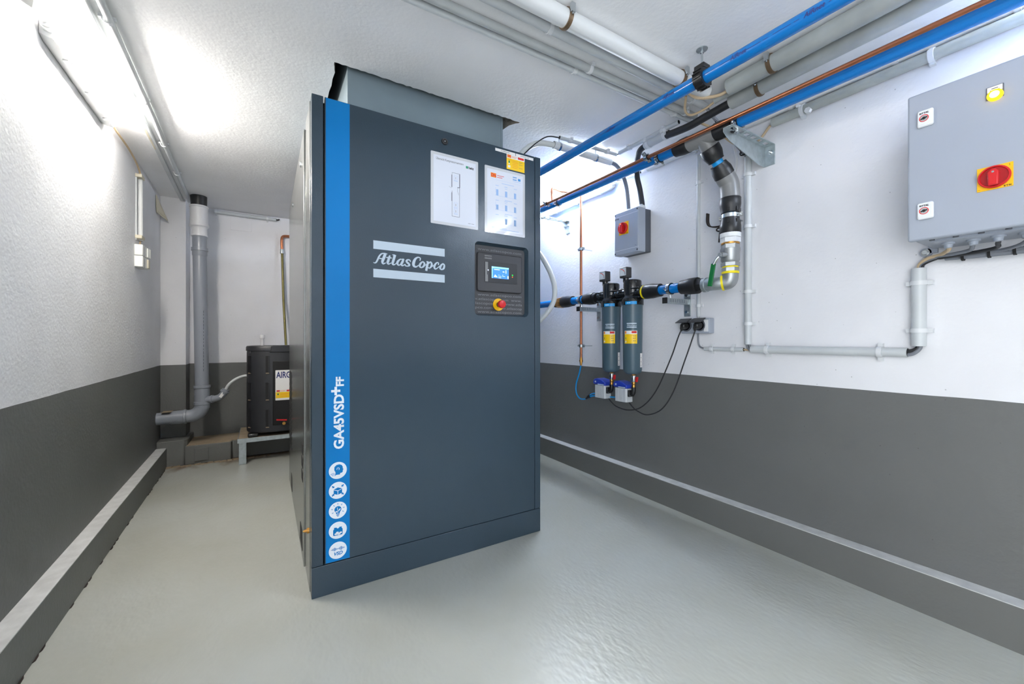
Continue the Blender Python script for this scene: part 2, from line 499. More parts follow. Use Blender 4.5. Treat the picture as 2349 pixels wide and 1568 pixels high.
# concrete kerbs at the foot of the walls
o = struct(MB().box(2.07, XW, YF, 4.48, 0, 0.147).build('baseboard_right', 'curb'))
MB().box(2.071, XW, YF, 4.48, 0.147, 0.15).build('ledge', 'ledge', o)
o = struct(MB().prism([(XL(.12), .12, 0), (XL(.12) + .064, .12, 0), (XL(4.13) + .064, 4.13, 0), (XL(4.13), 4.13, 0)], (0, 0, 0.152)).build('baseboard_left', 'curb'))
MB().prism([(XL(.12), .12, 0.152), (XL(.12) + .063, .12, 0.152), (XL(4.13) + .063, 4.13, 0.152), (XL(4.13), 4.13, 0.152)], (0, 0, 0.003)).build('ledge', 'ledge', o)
# back kerb: a taller block in the corner, then a low shelf, then a set-back stretch
mb = MB().prism([(XL(4.1), 4.13, 0), (-0.567, 4.135, 0), (-0.545, 4.16, 0), (-0.545, 4.48, 0), (XL(4.3), 4.3, 0)], (0, 0, 0.205))
mb.prism([(-0.56, 4.13, 0), (-0.255, 4.125, 0), (-0.245, 4.165, 0), (2.07, 4.165, 0), (2.07, 4.48, 0), (-0.56, 4.48, 0)], (0, 0, 0.152))
o = struct(mb.build('baseboard_back', 'curb', bevel=0.006))
MB().prism([(-0.55, 4.135, 0.152), (-0.26, 4.13, 0.152), (-0.25, 4.17, 0.152), (2.06, 4.17, 0.152), (2.06, 4.48, 0.152), (-0.545, 4.48, 0.152)], (0, 0, 0.003)).build('dusty_ledge', 'dusty', o)
MB().box(-0.497, -0.405, 4.118, 4.13, 0.025, 0.128).build('cover_plate', 'curb', o, bevel=0.003)
mb = MB()
for k in range(46):
    y = 1.75 + k * .05
    if random.random() < .45: continue
    w_ = random.uniform(.0005, .0035); x = XL(y) + .066
    mb.prism([(x - .003, y, .0005), (x + w_, y + .012, .0005), (x + w_ * .6, y + .035, .0005), (x - .003, y + .05, .0005)], (0, 0, .003))
mb.build('floor_crack', 'iron', bpy.data.objects['baseboard_left'])['kind'] = 'stuff'
mb = MB()
for k in range(16):
    x = -0.66 + k * 0.045 + random.uniform(-.01, .01); r_ = random.uniform(.006, .018)
    mb.obox((x, 4.105 + random.uniform(-.012, .012), 0.003), (r_ * 1.6, r_ * .5, 0), (-.3 * r_, r_, 0), (0, 0, .004))
mb.build('grime', 'dusty', o)['kind'] = 'stuff'
# ------------------------------------------------------------------ compressor
YD = 1.742
comp = thing('compressor', 'tall slate grey compressor cabinet with a blue stripe, standing on the floor', 'compressor', (0.693, 2.5, 0))
MB().box(0.165, 1.22, 1.80, 3.32, 0.0, 1.945).build('inner_body', 'cab_frame', comp)
MB().box(0.150, 1.237, YD, 1.80, 0.0, 0.1205).build('base_panel', 'cab', comp, bevel=0.002)
MB().box(0.150, 0.1915, YD, 1.799, 0.1225, 1.968).build('post', 'cab', comp, bevel=0.002)
MB().box(1.2035, 1.237, YD, 1.799, 0.1225, 1.968).build('post', 'cab', comp, bevel=0.002)
MB().box(0.192, 1.203, 1.768, 1.80, 0.1225, 1.955).build('door_gap', 'black_gap', comp)
MB().box(0.152, 1.235, 1.80, 3.33, 1.946, 1.966).build('roof_panel', 'cab', comp, bevel=0.002)
# side facing the left wall
sp = MB().box(0.142, 0.164, 2.012, 3.33, 0.0, 1.945).build('side_panel', 'cab_side', comp, bevel=0.002)
MB().box(0.148, 0.164, 1.80, 2.000, 0.0, 1.966).build('side_return', 'cab_side', comp, bevel=0.0015)
MB().box(0.153, 0.164, 2.0, 2.012, 0.0, 1.945).build('side_gap', 'black_gap', comp)
MB().box(1.22, 1.236, 1.80, 3.33, 0.0, 1.945).build('side_panel', 'cab_frame', comp, bevel=0.002)
MB().box(0.166, 1.22, 3.32, 3.335, 0.0, 1.945).build('back_panel', 'cab_frame', comp, bevel=0.002)
for y in (2.18, 2.86): MB().lathe((0.142, y, 1.85), (-1, 0, 0), [(0, .014), (.003, .014), (.006, .008)], 16).build('rivet', 'zinc', sp)
mb = MB()
for k in range(14):
    for j in range(7):
        mb.box(0.1405, 0.142, 2.98 + j * .045, 3.008 + j * .045, 0.29 + k * .036 + (.018 if j % 2 else 0), 0.308 + k * .036 + (.018 if j % 2 else 0))
mb.build('vent_holes', 'black_gap', sp)['kind'] = 'stuff'
for k in range(3):
    MB().box(0.1408, 0.142, 2.06, 2.14, 0.36 + k * .062, 0.405 + k * .062).build('vent_slot', 'black_gap', sp)
for y0, y1 in ((2.09, 2.24), (2.93, 3.08)):
    plate([(0.1415, y0, 0.035), (0.1415, y1, 0.035), (0.1415, y1 - .02, 0.125), (0.1415, y0 + .02, 0.125)], (-1, 0, 0), 0.001).build('forklift_slot', 'black_gap', sp)  # raised black plate paints the dark of a cut-out
mb = MB().lathe((0.148, 1.83, 0.235), (-1, 0, 0), [(0, .011), (.008, .011), (.008, .006), (.016, .006), (.016, .004), (.022, .004)], 14)
mb.build('drain_cock', 'brass', comp)

# door with a recess for the controller
DL, DR, DB, DT = 0.1965, 1.199, 0.1245, 1.966
F = Plane((0, YD, 0), (1, 0, 0), (0, 0, 1))
rx0, rx1, rz0, rz1 = 0.852, 1.161, 1.126, 1.483
def loop_verts(bm, pts, y): return [bm.verts.new((x, y, z)) for x, z in pts]
bm = bmesh.new()
outer = [(DL, DB), (DR, DB), (DR, DT), (DL, DT)]
inner = rr2(rx0, rx1, rz0, rz1, 0.022, 6)
inner2 = rr2(rx0 + .010, rx1 - .010, rz0 + .010, rz1 - .010, 0.016, 6)
a = loop_verts(bm, outer, YD); b = loop_verts(bm, inner, YD)
es = [bm.edges.new((L[i], L[(i + 1) % len(L)])) for L in (a, b) for i in range(len(L))]
bmesh.ops.triangle_fill(bm, edges=es, use_beauty=True)
m_ = loop_verts(bm, rr2(rx0 + .003, rx1 - .003, rz0 + .003, rz1 - .003, 0.02, 6), YD + .006)
c = loop_verts(bm, inner2, YD + .024)
for P, Q in ((b, m_), (m_, c)):
    for i in range(len(P)):
        bm.faces.new((P[i], P[(i + 1) % len(P)], Q[(i + 1) % len(P)], Q[i]))
a2 = loop_verts(bm, outer, YD + .026)
for i in range(4): bm.faces.new((a[(i + 1) % 4], a[i], a2[i], a2[(i + 1) % 4]))
bmesh.ops.recalc_face_normals(bm, faces=bm.faces)
org = comp.location
for v in bm.verts: v.co -= org
me = bpy.data.meshes.new('door'); bm.to_mesh(me); bm.free(); me.materials.append(M['cab'])
me.polygons.foreach_set('use_smooth', [True] * len(me.polygons)); me.set_sharp_from_angle(angle=math.radians(25))
door = bpy.data.objects.new('door', me); C.objects.link(door); door.parent = comp

mb = MB(); F.disc(mb, .699, 1.918, .0155, 0, .004, r2=.0145); mb.build('lock', 'plastic_black', door)
mb = MB(); mb.torus(F.p(.699, 1.918, .0045), (0, 1, 0), .0115, .0025); mb.build('lock_ring', 'plastic_dark', door)
mb = MB(); F.rect(mb, .6955, .7025, 1.9145, 1.9215, .004, .002); mb.build('lock_pin', 'zinc', door)

# brand mark
LOGO = [[(20,620,25),(70,600,39),(130,630,60),(190,740,71),(250,880,67),(330,990,60),(400,1030,50),(500,1040,46),(600,1030,25)],[(510,1020,111),(450,850,118),(390,680,100),(430,600,61),(530,650,36)],[(260,810,46),(410,810,43)],[(710,990,22),(690,940,75),(640,770,104),(610,660,100),(660,610,54),(760,670,32)],[(550,880,46),(780,880,43)],[(810,1020,32),(920,1020,47)],[(920,1030,108),(860,810,105),(820,650,97),(880,600,51),(990,680,29)],[(1250,860,36),(1160,870,47),(1060,780,87),(1020,680,94),(1080,600,58),(1170,660,40),(1230,760,36)],[(1290,900,80),(1240,750,99),(1190,650,91),(1250,600,58),(1340,650,33)],[(1590,790,33),(1580,850,48),(1520,880,52),(1440,850,77),(1420,790,77),(1500,720,92),(1550,650,81),(1480,600,51),(1370,610,44),(1360,680,51)],[(2020,890,45),(2040,1000,49),(1930,1030,56),(1810,940,96),(1740,780,126),(1740,650,111),(1840,600,67),(1960,680,37)],[(2160,870,52),(2060,780,86),(2010,660,93),(2080,590,52),(2190,660,83),(2230,780,83),(2160,870,52)],[(2200,660,38),(2320,750,30)],[(2320,880,38),(2410,880,53)],[(2400,890,83),(2360,720,102),(2310,470,102)],[(2420,800,45),(2510,880,57),(2570,790,87),(2540,680,80),(2460,600,49),(2370,640,41)],[(2510,630,34),(2670,750,30)],[(2880,780,50),(2890,870,46),(2810,880,53),(2720,770,91),(2690,660,91),(2760,590,53),(2950,740,31)],[(3110,870,54),(3010,770,88),(2970,650,92),(3040,590,54),(3140,650,85),(3170,790,77),(3110,870,54)]]
def brand(pl, x0, z0, sc, m, parent, h=0.0004, n=5, th=0.0006, bend=None):
    """two bars with script lettering between them; the full mark is 0.32 wide and 0.156 high at sc = 1"""
    mb = MB()
    for i, st in enumerate(LOGO):
        P = smooth([V((x * 1e-4, y * 1e-4, w * 1e-4)) for x, y, w in st], n)
        if bend: path = [(bend(x0 + p.x * sc, z0 + p.y * sc), p.z * sc) for p in P]
        else: path = [(pl.p(x0 + p.x * sc, z0 + p.y * sc, h), p.z * sc) for p in P]
        nn = pl.n
        mb.stroke(path, nn, th + i * 0.00002)
    mb.build('brand_lettering', m, parent, flat=True)
    for z in (0.0, 0.119):
        mb = MB()
        if bend:
            mb.stroke([(bend(x0 + (.002 + .317 * k / 8) * sc, z0 + (z + .018) * sc), .036 * sc) for k in range(9)], pl.n, th)
        else: pl.rect(mb, x0 + .002 * sc, x0 + .319 * sc, z0 + z * sc, z0 + (z + .0355) * sc, h, th)
        mb.build('brand_bar', m, parent, flat=True)
brand(F, .38, 1.271, 1.0, 'logo_grey', door)

# blue stripe with model name and five round icons
stripe = plate([F.p(.2005, .1262, 0), F.p(.289, .1262, 0), F.p(.289, 1.9645, 0), F.p(.2005, 1.9645, 0)], F.n, .0012).build('blue_stripe', 'stripe_blue', comp)
text('GA45VSD', .0505, 'print_white', stripe, F, .2655, .572, .0014, bold=.0017, rot=math.pi / 2, width=.218, name='model_lettering')
text('+', .062, 'print_white', stripe, F, .2585, .787, .0014, bold=.0022, rot=math.pi / 2, name='model_lettering')
text('FF', .040, 'print_white', stripe, F, .2655, .822, .0014, bold=.0016, rot=math.pi / 2, width=.038, name='model_lettering')
IC = [.487, .4075, .328, .248, .168]
for z in IC:
    mb = MB(); F.disc(mb, .2445, z, .0335, .0012, .0006, 40); mb.build('icon_disc', 'print_white', stripe)
def glyph(parts, z, sc=.00034):
    """parts: filled polygons or (polyline, width) in a 200 x 200 field centred on the disc"""
    mb = MB(); q = lambda p: (.2445 + p[0] * sc, z + p[1] * sc)
    for g in parts:
        if isinstance(g, tuple): F.line(mb, [q(p) for p in g[0]], g[1] * sc, .0019, .0003)
        else: F.poly(mb, [q(p) for p in g], .0019, .0003)
    return mb
def white(parts, z, sc=.00034):
    mb = MB(); q = lambda p: (.2445 + p[0] * sc, z + p[1] * sc)
    for g in parts:
        if isinstance(g, tuple): F.line(mb, [q(p) for p in g[0]], g[1] * sc, .0023, .0003)
        else: F.poly(mb, [q(p) for p in g], .0023, .0003)
    mb.build('icon_detail', 'print_white', stripe, flat=True)
def ell(cx, cy, rx, ry, n=20, a0=0, a1=360):
    return [(cx + rx * math.cos(math.radians(a0 + (a1 - a0) * k / n)), cy + ry * math.sin(math.radians(a0 + (a1 - a0) * k / n))) for k in range(n + (a1 - a0 != 360))]
head = [(-28, -50), (-26, -20), (-40, 10), (-38, 45), (-15, 66), (15, 70), (42, 58), (54, 35), (52, 22), (62, 4), (54, -2), (54, -22), (44, -32), (26, -34), (22, -50)]
g = [head] + [([(-60 + r_ * math.cos(t), -28 + r_ * math.sin(t)) for t in [math.radians(-150 + 22 * k - 40) for k in range(4)]], 5) for r_ in (0,)][:0]
for r_ in (14, 26, 38):
    for a0 in (-150, -115, -75):
        g.append((ell(-40, -18, r_, r_, 3, a0 - 12, a0 + 12), 6))
glyph(g, IC[0]).build('icon_glyph', 'stripe_blue', stripe, flat=True)
white([(ell(2, 18, 14, 14, 8, -60, 220), 6)], IC[0])
cube = [[(0, 34), (46, 16), (0, -2), (-46, 16)], [(-46, 10), (-3, -8), (-3, -52), (-46, -34)], [(46, 10), (3, -8), (3, -52), (46, -34)]]
for sx_, sy_ in ((-1, 1), (1, 1), (-1, -1), (1, -1)):
    c_ = V((sx_ * 50, sy_ * 46)); d_ = V((-sx_ * .76, -sy_ * .65)); e_ = V((-d_.y, d_.x))
    cube.append([tuple(c_ + d_ * 16), tuple(c_ + e_ * 16 + d_ * -2), tuple(c_ + e_ * 7 - d_ * 2), tuple(c_ + e_ * 7 - d_ * 18), tuple(c_ - e_ * 7 - d_ * 18), tuple(c_ - e_ * 7 - d_ * 2), tuple(c_ - e_ * 16 - d_ * 2)])
glyph(cube, IC[1]).build('icon_glyph', 'stripe_blue', stripe, flat=True)
bulb = [ell(0, 10, 38, 38, 24, -50, 230) + [(-16, -44), (16, -44)], ([(-16, -52), (16, -50)], 6), ([(-14, -61), (14, -59)], 6), ([(-8, -70), (8, -69)], 6)]
for a in range(-30, 211, 40):
    bulb.append(([(56 * math.cos(math.radians(a)), 10 + 56 * math.sin(math.radians(a))), (74 * math.cos(math.radians(a)), 10 + 74 * math.sin(math.radians(a)))], 6))
glyph(bulb, IC[2]).build('icon_glyph', 'stripe_blue', stripe, flat=True)
white([([(0, -44), (0, -5), (-8, 34)], 5), [(2, -12), (16, 14), (30, 18), (26, 0)], [(-4, -14), (-22, -4), (-26, -16), (-14, -24)]], IC[2])
jar = [[(-44, -58), (-52, -48), (-52, 8), (-40, 24), (-46, 36), (46, 36), (40, 24), (52, 8), (52, -48), (44, -58)]]
glyph(jar, IC[3]).build('icon_glyph', 'stripe_blue', stripe, flat=True)
white([ell(0, 38, 15, 15), ell(-20, -40, 18, 11), ell(10, -44, 18, 11), ell(30, -32, 16, 10), ell(-6, -26, 16, 11)], IC[3])
wave = []
for k, hgt in enumerate((6, 10, 16, 26, 34, 26, 16, 10, 6, 10, 20, 32, 38, 26, 16, 10, 6)):
    wave.append(([(-72 + k * 9, 18 - hgt * .6), (-72 + k * 9, 18 + hgt * .6)], 5.5))
glyph(wave, IC[4]).build('icon_glyph', 'stripe_blue', stripe, flat=True)
text('VSD', .0185, 'stripe_blue', stripe, F, .2445, .168 - .0185, .0021, align='CENTER', bold=.0006, shear=.25, name='icon_lettering')

# controller in the recess
R_ = Plane((0, YD + .023, 0), (1, 0, 0), (0, 0, 1))
mb = MB(); R_.rect(mb, .862, 1.151, 1.136, 1.473, -.004, .004); cp = mb.build('control_panel', 'plastic_dark', comp)
rows = [('www.atlascopco.com', 1.448, .0), ('www.atlascopco.com', 1.2255, 0), ('v.atlascopco.com  www.', 1.204, -.014), ('lascopco.com www.atla', 1.183, -.013), ('pco.com  www.atlascop', 1.162, -.014), ('www.atlascopco.com', 1.1415, 0)]
for s_, z, dx in rows:
    text(s_, .0175, 'print_plate', cp, R_, .879 + dx, z, .0004, name='panel_lettering', width=.252 if dx == 0 else .268)
mb = MB(); R_.rrect(mb, .873, 1.130, 1.246, 1.437, .012, 0, .012); bz = mb.build('controller_bezel', 'plastic_dark', comp, bevel=.005, seg=3)
mb = MB(); R_.rrect(mb, .911, 1.098, 1.291, 1.395, .006, .012, .0010); mb.build('display_rim', 'plastic_black', bz)
mb = MB(); R_.rrect(mb, .913, 1.096, 1.293, 1.393, .005, .013, .0006); mb.build('display_glass', 'plastic_black', bz)
mb = MB(); R_.poly(mb, [(.9135, 1.295), (.929, 1.295), (.929, 1.328), (.9255, 1.343), (.929, 1.358), (.929, 1.391), (.9135, 1.391)], .0137); mb.build('display_side', 'fitting_grey', bz)
mb = MB(); R_.rrect(mb, .924, .9345, 1.328, 1.357, .0045, .0143, .0005); mb.build('display_key', 'plastic_dark', bz)
mb = MB(); R_.disc(mb, .9293, 1.351, .004, .0148, .0005); mb.build('display_key_dot', 'print_white', bz)
mb = MB(); R_.rect(mb, .9495, 1.0475, 1.314, 1.3715, .0137, .0003); scr = mb.build('screen', 'screen_blue', bz)
def scr_rects(rects, m, nm, h=.0141):
    mb = MB()
    for r in rects: R_.rect(mb, *r, h, .0002)
    mb.build(nm, m, bz, flat=True)
scr_rects([(.9495, 1.0475, 1.3635, 1.3715), (.9495, .9545, 1.314, 1.3635), (.9605, .9835, 1.3255, 1.3262)], 'screen_cyan', 'screen_band')
scr_rects([(.951, .96, 1.366, 1.369), (.963, .995, 1.356, 1.359), (1.029, 1.033, 1.342, 1.359), (1.012, 1.022, 1.347, 1.351), (1.04, 1.046, 1.317, 1.33), (.988, 1.003, 1.317, 1.3195), (.988, 1.005, 1.325, 1.3265), (1.010, 1.026, 1.325, 1.3265), (.9895, .9915, 1.331, 1.334), (1.011, 1.014, 1.331, 1.334)], 'screen_white', 'screen_item')
mb = MB(); R_.poly(mb, [(.961, 1.32), (.983, 1.32), (.975, 1.327), (.969, 1.333)], .0141, .0002); mb.build('screen_item', 'screen_white', bz)
for nm, mm, z in (('status_light', 'led_green', 1.3365), ('status_light', 'led_orange', 1.3275)):
    mb = MB(); R_.disc(mb, 1.0695, z, .0032 if mm == 'led_green' else .0024, .0137, .001, 14); mb.build(nm, mm, bz)
for k, (z, w) in enumerate(((1.4195, .04), (1.4065, .04))):
    mb = MB(); R_.rect(mb, .911, .951, z, z + .0042, .0121, .0003); mb.build('bezel_mark', 'fitting_grey', bz)
text('Atlas Copco', .0085, 'fitting_grey', bz, R_, .911, 1.4115, .0123, shear=.3, width=.04, name='bezel_lettering')
text('ELEKTRONIKON', .006, 'print_plate', bz, R_, 1.07, 1.256, .0123, width=.03, name='bezel_lettering') if False else None
es_ = MB(); R_.disc(es_, .994, 1.185, .0305, 0, .004, 36); eb = es_.build('stop_collar', 'yellow', comp)
es_ = MB(); R_.disc(es_, .994, 1.185, .0125, .004, .022, 24); es_.build('stop_shaft', 'plastic_dark', eb)
MB().lathe(R_.p(.994, 1.185, .024), R_.n, [(0, .0135), (.004, .019), (.017, .020), (.021, .0185), (.023, .012)], 28).build('stop_button', 'red', eb)

# things stuck on the door
def bars(pl, parent, lst, m, h=.0003, name='print_line'):
    mb = MB()
    for x0, x1, y0, y1 in lst: pl.rect(mb, x0, x1, y0, y1, h, .0002)
    return mb.build(name, m, parent, flat=True)
for (x0, x1, s_, z0) in ((.9645, 1.0805, 'KOMPRESSOR 1', 1.9425), (1.0835, 1.191, 'GA45VSD+FF', 1.9425)):
    mb = MB(); F.rect(mb, x0, x1, z0, z0 + .0135, .0001, .0006); o = mb.build('name_strip', 'sticker_white', comp)
    text(s_, .0095, 'print_black', o, F, (x0 + x1) / 2, z0 + .0035, .0009, align='CENTER', width=.052, name='strip_lettering')
def service_sticker(pl, parent, x0, x1, z0, z1, h=.0001):
    w, hh = x1 - x0, z1 - z0
    mb = MB(); pl.rect(mb, x0, x1, z0, z1, h, .0005); st = mb.build('service_sticker', 'sticker_yellow', parent)
    hb = h + .0006
    mb = MB(); pl.rect(mb, x0, x1, z0 + .74 * hh, z1, hb, .0002); mb.build('sticker_head', 'sticker_white', st)
    mb = MB(); pl.rect(mb, x0 + .03 * w, x0 + .24 * w, z0 + .77 * hh, z0 + .97 * hh, hb + .0003, .0002); mb.build('sticker_logo', 'print_orange', st)
    mb = MB(); pl.rect(mb, x0 + .62 * w, x0 + .96 * w, z0 + .80 * hh, z0 + .95 * hh, hb + .0003, .0002); mb.build('sticker_field', 'print_red', st)
    text('DN', .17 * hh, 'print_red', st, pl, x0 + .055 * w, z0 + .815 * hh, hb + .0006, bold=.0004, width=.165 * w, name='sticker_lettering')
    bars(pl, st, [(x0 + .28 * w, x0 + .57 * w, z0 + .885 * hh, z0 + .91 * hh), (x0 + .28 * w, x0 + .52 * w, z0 + .815 * hh, z0 + .84 * hh)] +
         [(x0 + .3 * w, x0 + (.6 + .04 * (k % 2)) * w, z0 + (.60 - .11 * k) * hh, z0 + (.625 - .11 * k) * hh) for k in range(5)] + [(x0 + .06 * w, x0 + .28 * w, z0 + .64 * hh, z0 + .67 * hh)], 'print_orange', hb + .0003)
    bars(pl, st, [(x0 + .1 * w, x0 + .17 * w, z0 + .42 * hh, z0 + .58 * hh)], 'print_green', hb + .0003)
    bars(pl, st, [(x0 + .07 * w, x0 + .2 * w, z0 + .12 * hh, z0 + .27 * hh), (x0 + .1 * w, x0 + .17 * w, z0 + .35 * hh, z0 + .42 * hh)], 'sticker_white', hb + .0003)
    mb = MB()
    for k, zz in enumerate((.6, .45, .22)):
        P = [(x0 + (.68 + .028 * j) * w, z0 + (zz + (.05 if j % 2 else -.02) - .01 * (j % 3)) * hh) for j in range(8)]
        pl.line(mb, P, .012 * w, hb + .0003, .0002)
    mb.build('handwriting', 'print_grey', st, flat=True)
    return st
service_sticker(F, comp, 1.0295, 1.1365, 1.867, 1.943)

def sheet(name, label, x0, x1, z0, z1):
    mb = MB(); F.rrect(mb, x0, x1, z0, z1, .004, .0003, .0009, 3)
    root = thing(name, label, 'sign', F.p((x0 + x1) / 2, z0, 0), 'laminated sheets on the compressor door')
    mb.build('laminate_film', 'film', root)
    mb = MB(); F.rect(mb, x0 + .013, x1 - .013, z0 + .013, z1 - .013, .0012, .0003); pg = mb.build('page', 'paper', root)
    return root, pg
H1 = .0016
r1, p1 = sheet('laminated_sheet', 'laminated white sheet with a narrow floor plan, beside the chart sheet', .632, .8695, 1.536, 1.8625)
text('Übersicht Kompressornummern', .0155, 'print_black', p1, F, .657, 1.829, H1, width=.135, name='sheet_lettering')
text('heitz', .0165, 'print_black', p1, F, .819, 1.819, H1, bold=.0006, width=.027, name='sheet_lettering')
mb = MB(); F.rrect(mb, .8055, .8165, 1.8185, 1.830, .002, H1, .0002); mb.build('sheet_mark', 'print_green', p1)
mb = MB()
for a, b, w in (((.735, 1.582), (.7725, 1.582), .0014), ((.735, 1.582), (.735, 1.70), .0014), ((.735, 1.716), (.735, 1.784), .0009), ((.735, 1.784), (.7725, 1.784), .0012), ((.7725, 1.784), (.7725, 1.582), .0016)):
    F.line(mb, [a, b], w, H1, .0002)
for a, b in (((.7338, 1.652), (.7338, 1.692)), ((.7338, 1.716), (.7338, 1.774)), ((.7735, 1.72), (.7735, 1.784)), ((.762, 1.7195), (.7725, 1.7195))):
    F.line(mb, [a, b], .0028, H1, .0002)
F.line(mb, [(.7625, 1.718), (.7625, 1.70), (.769, 1.685)], .0008, H1, .0002)
F.line(mb, [(.733, 1.712), (.722, 1.716), (.72, 1.719)], .0006, H1, .0002)
mb.build('floor_plan', 'print_grey', p1, flat=True)
for s_, z in (('1', 1.757), ('3', 1.632), ('2', 1.603)):
    text(s_, .013, 'print_grey', p1, F, .7535, z, H1, align='CENTER', name='sheet_lettering')
    mb = MB()
    for a, b in (((.745, z - .004), (.762, z - .004)), ((.745, z + .0145), (.762, z + .0145)), ((.745, z - .004), (.745, z + .0145)), ((.762, z - .004), (.762, z + .0145))):
        F.line(mb, [a, b], .0005, H1, .0002)
    F.line(mb, [(.744, z - .009), (.7635, z - .009)], .0016, H1, .0002)
    mb.build('plan_box', 'print_palebl', p1, flat=True)
bars(F, p1, [(.817, .83, 1.559, 1.5605), (.833, .848, 1.559, 1.5605)], 'print_grey', H1)

r2, p2 = sheet('laminated_sheet', 'laminated white sheet of small blue bar charts below the yellow sticker', .9055, 1.1385, 1.534, 1.8595)
mb = MB(); F.rect(mb, .9385, .969, 1.8075, 1.8295, H1, .0002); mb.build('sheet_mark', 'print_orange', p2)
text('DN', .021, 'print_red', p2, F, .941, 1.811, H1 + .0003, bold=.0008, width=.0255, name='sheet_lettering')
bars(F, p2, [(.974, 1.013, 1.82, 1.8225), (.974, 1.004, 1.811, 1.8135)], 'print_red', H1)
bars(F, p2, [(1.065, 1.088, 1.8295, 1.8335), (1.065, 1.088, 1.8165, 1.8205), (1.096, 1.111, 1.817, 1.829)], 'print_blue', H1)
text('Atlas Copco', .006, 'print_blue', p2, F, 1.065, 1.8225, H1, shear=.3, width=.023, name='sheet_lettering')
bars(F, p2, [(.94, 1.115, 1.7985, 1.799), (1.066, 1.112, 1.8095, 1.811), (1.0, 1.072, 1.785, 1.787), (.945, 1.10, 1.556, 1.558), (.945, 1.03, 1.562, 1.564)] +
     [(x, x + .018, z, z + .002) for z in (1.7705, 1.6975, 1.6265) for x in (.965, 1.016, 1.071)] + [(x, x + .014, z, z + .0015) for z in (1.762, 1.689) for x in (1.018,)] + [(.964, .9665, z + d, z + d + .002) for z in (1.722, 1.652) for d in (0, .018, .026, .034)] +
     [(.967, 1.09, z, z + .0006) for z in (1.7215, 1.652, 1.584)] + [(1.018, 1.06, 1.704, 1.706), (1.018, 1.062, 1.635, 1.637)], 'print_palebl', H1)
bars(F, p2, [(x, x + .013, z, z + hgt) for z, row in ((1.7225, ((.9685, .030), (1.0195, .028), (1.072, .028))), (1.653, ((.9685, .024), (1.0195, .028), (1.072, .027))), (1.585, ((1.0195, .028), (1.072, .03)))) for x, hgt in row], 'print_palebl', H1, 'chart_bar')
MB().lathe((1.165, 1.815, 1.966), (0, 0, 1), [(0, .03), (.012, .03), (.018, .024)], 24).build('cable_bushing', 'plastic_black', comp)

# duct to the ceiling
dx0, dx1, dy0, dy1 = 0.300, 1.076, 1.862, 2.92
duct = thing('exhaust_duct', 'grey sheet metal duct rising from the compressor into the ceiling hole', 'duct', (0.69, 2.39, 1.966))
MB().rings([[V(p) for p in ((dx0, dy0, z), (dx1, dy0, z), (dx1, dy1, z), (dx0, dy1, z))] for z in (1.967, 2.62)], caps=False).build('duct_shell', 'galv_duct', duct)
MB().box(dx0 - .004, dx1 + .004, dy0 - .004, dy1 + .004, 1.9665, 1.973).build('duct_flange', 'galv_duct', duct)
for x in (dx0 + .006, dx1 - .006):
    MB().box(x - .006, x + .006, dy0 - .0015, dy0, 1.973, 2.6).build('duct_seam', 'galv_duct', duct)
# ------------------------------------------------------------------ tube lamps on the walls
def tube_lamp(label, wall, side, y0, y1, zc, m):
    """wall(y) = wall face; side = +1 when the room lies towards +X"""
    yc = (y0 + y1) / 2
    root = thing('tube_lamp', label, 'light', (wall(yc), yc, zc), 'wet-room tube lamps on the walls')
    def sec(y, k, pts): return [V((wall(y) + side * (.002 + n_ * (k if n_ > .03 else 1)), y, zc + z_ * k)) for n_, z_ in pts]
    base = [(0, -.034), (.02, -.044), (.046, -.047), (.046, .047), (.02, .044), (0, .034)]
    rr = [sec(y0, .75, base), sec(y0 + .03, 1, base), sec(y1 - .03, 1, base), sec(y1, .75, base)]
    MB().rings(rr).build('housing', 'lamp_base', root)
    dif = [(.047, -.043)] + [(.047 + .05 * math.sin(math.radians(a)), -.043 * math.cos(math.radians(a))) for a in range(20, 161, 20)] + [(.047, .043)]
    rr = [sec(y0 + .012, .6, dif), sec(y0 + .022, .85, dif), sec(y0 + .045, 1, dif), sec(y1 - .045, 1, dif), sec(y1 - .022, .85, dif), sec(y1 - .012, .6, dif)]
    MB().rings(rr).build('diffuser', m, root)
    for y, s_ in ((y0, -1), (y1, 1)):
        c_ = (wall(y) + side * .026, y, zc)
        MB().lathe(c_, (0, s_, 0), [(0, .017), (.022, .017), (.022, .013), (.04, .013)], 18).build('cable_gland', 'conduit_white', root)
    for k in range(3):
        y = y0 + .12 + k * (y1 - y0 - .24) / 2
        MB().box(wall(y) + side * .03, wall(y) + side * .056, y - .011, y + .011, zc - .052, zc - .046).build('catch', 'lamp_base', root)
    return root
wl = lambda y: XL(y); wr = lambda y: XW
tube_lamp('glowing tube lamp on the left wall under the ceiling', wl, 1, 2.10, 2.82, 2.128, 'tube_left')
tube_lamp('glowing tube lamp on the right wall behind the blue pipe', wr, -1, 2.08, 2.84, 2.128, 'tube_right')
tube_lamp('tube lamp on the right wall above the switch cabinet', wr, -1, -0.72, 0.04, 2.128, 'tube_right')

# ------------------------------------------------------------------ helpers for pipes
def clip_on(root, p, d, r, to_wall, m='clip', w=.008, lug=.010):
    p, d, t = V(p), V(d).normalized(), V(to_wall).normalized(); e = d.cross(t)
    mb = MB().torus(p, d, r + .0018, .0016, 20, flat=w)
    for s_ in (-1, 1): mb.obox(p + e * s_ * (r + .002 + lug / 2) + t * (r * .55), e * lug / 2, d * w, t * (r * .45))
    return mb.build('clip', m, root)

